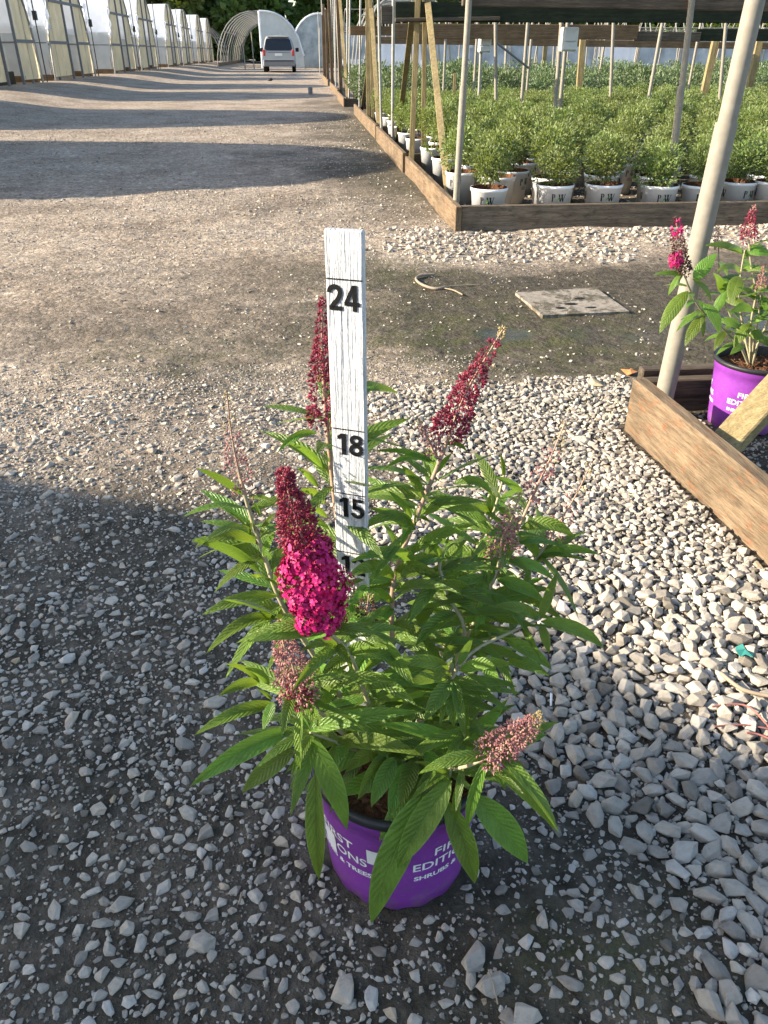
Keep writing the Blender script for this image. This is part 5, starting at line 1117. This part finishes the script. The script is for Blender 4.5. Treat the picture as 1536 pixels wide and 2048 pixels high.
for k_ in range(8): i0 = (len(secs)-1)*m; Fq.append((i0+k_, i0+m-1-k_, i0+m-2-k_, i0+k_+1)) if k_ < 7 else Fq.append((i0+7, i0+9, i0+8))
mk('body', V, Fq, 'silver', van, smooth=False)
def quad(name, pts, mat, par=van): return mk(name, [(VX+x, VY+y, z) for x, y, z in pts], [tuple(range(len(pts)))], mat, par)
quad('rear_window', [(-.76, .055, 1.14), (-.66, .012, 1.07), (.66, .012, 1.07), (.76, .055, 1.14), (.665, .21, 1.56), (.58, .235, 1.63), (-.58, .235, 1.63), (-.665, .21, 1.56)], 'glass')
mk('spoiler', *box((VX-.6, VY+.18, 1.69), (VX+.6, VY+.6, 1.745), .02), 'silver', van)
bp = mk('bumper', *box((VX-.88, VY-.12, .30), (VX+.88, VY+.12, .62), .04), 'bumper', van); mk('bumper_step', *box((VX-.80, VY-.135, .54), (VX+.80, VY-.05, .60), .01), 'black', bp)
mk('licence_plate', *box((VX-.2, VY-.05, .80), (VX+.2, VY-.021, .92), .004), 'sticker', van); mk('tailgate_trim', *box((VX-.62, VY-.04, .955), (VX+.62, VY+.0, .995), .006), 'bumper', van)
for s in (-1, 1):
    mk('tail_light', *box((VX+s*.80-.065, VY-.03, .80), (VX+s*.80+.07, VY+.10, 1.10), .02), 'redlens', van)
    quad('side_window', [(s*.885, .75, 1.10), (s*.885, 2.7, 1.10), (s*.755, 2.5, 1.58), (s*.755, .85, 1.58)], 'glass')
    mi = mk('mirror', *box((VX+s*1.02-.1, VY+2.9, 1.0), (VX+s*1.02+.1, VY+3.0, 1.2), .03), 'black', van)
    for y in (.85, 3.5):
        n = 20; vv = []; ff = []
        for xx in (s*.70, s*.90):
            for k_ in range(n): vv.append((VX+xx, VY+y+.33*math.cos(k_/n*6.2832), .33+.33*math.sin(k_/n*6.2832)))
        for k_ in range(n): ff.append((k_, (k_+1) % n, n+(k_+1) % n, n+k_))
        ff += [tuple(range(n)), tuple(range(n, 2*n))]; wh = mk('wheel', vv, ff, 'tyre', van); vv = [(VX+s*.905, VY+y+.2*math.cos(k_/n*6.2832), .33+.2*math.sin(k_/n*6.2832)) for k_ in range(n)]; mk('rim', vv, [tuple(range(n))], 'pipe', wh)
cn = gp(621, 189); t = thing('tin_can', 'small grey can with dark side standing on the lane', 'can', cn); mk('can', *lathe(cn, [(0, .0), (.06, 0), (.06, .17), (.055, .18), (0, .18)], 14), 'rail', t)
cn = gp(540, 162); t = thing('lane_marker', 'small dark lump lying on the wet lane before the van', 'stone', cn); mk('lump', *rockproto(12, 3, .05)[:1], [], 'black', t) if False else mk('lump', [(cn.x+v[0]*.13, cn.y+v[1]*.13, .05+v[2]*.07) for v in rockproto(12, 3, .05)[0]], [tuple(int(q) for q in f) for f in rockproto(12, 3, .05)[1]], 'black', t)

# ------------------------------------------------------------------ trees behind
def crown_mesh(seed, n=9000, rad=4.2, h=11.):
    r = np.random.default_rng(seed); lob = []
    for _ in range(26):
        a = r.uniform(0, 6.28); k_ = math.sqrt(r.random()); z = r.uniform(.06, .95); lob.append((math.cos(a)*k_*rad*(1-.55*z), math.sin(a)*k_*rad*(1-.55*z), z*h, r.uniform(.9, 1.7)))
    V = np.zeros((n*4, 3)); li = r.integers(0, 26, n); d = r.normal(size=(n, 3)); d /= np.linalg.norm(d, axis=1)[:, None]; Lb = np.array(lob)[li]
    c = Lb[:, :3]+d*(Lb[:, 3]*r.uniform(.55, 1.05, n)**.6)[:, None]; t = d+r.normal(0, .7, (n, 3)); t /= np.linalg.norm(t, axis=1)[:, None]; s = np.cross(t, r.normal(size=(n, 3))); s /= np.linalg.norm(s, axis=1)[:, None]
    l = r.uniform(.2, .5, n)[:, None]; V[0::4] = c-t*l; V[1::4] = c+s*l*.6; V[2::4] = c+t*l; V[3::4] = c-s*l*.6; V[:, 2] = np.maximum(V[:, 2], .05)
    return npmesh('crown', V, np.arange(n*4).reshape(-1, 4), 'treeleaf', False)
CR = [crown_mesh(90+k_) for k_ in range(4)]
tl = ('broad leafy tree in the dark belt closing the end of the lane', 'leafy tree in the belt behind the hoop rows on the bed side', 'leafy tree rising behind the white hoop house roofs')
for i in range(38):
    x = -40+i*3.0+random.uniform(-1, 1); y = 92+random.uniform(-3, 9)+(7 if i % 3 == 1 else 0); z = 0 if x > -4 else .25; s_ = random.uniform(.85, 1.25)
    lab = tl[0] if -16 < x < 6 else tl[1] if x >= 6 else tl[2]; t = thing('leafy_tree', lab, 'tree', (x, y, z), 'trees: '+lab[:24])
    mk('trunk', *tube([(x, y, z-.1), (x+.1, y, z+3), (x+.3, y+.1, z+7*s_)], [.28, .2, .07], 8), 'bark', t)
    for q in range(3): a = random.uniform(0, 6.28); mk('limb', *tube([(x+.1, y, z+2.5+q), (x+1.8*math.cos(a), y+1.8*math.sin(a), z+4.5+q)], [.1, .03], 5), 'bark', t)
    o = bpy.data.objects.new('crown', CR[i % 4]); COL.objects.link(o); o.parent = t; o.scale = (s_, s_, s_*random.uniform(.85, 1.1)); o.rotation_euler = (0, 0, random.uniform(0, 6))
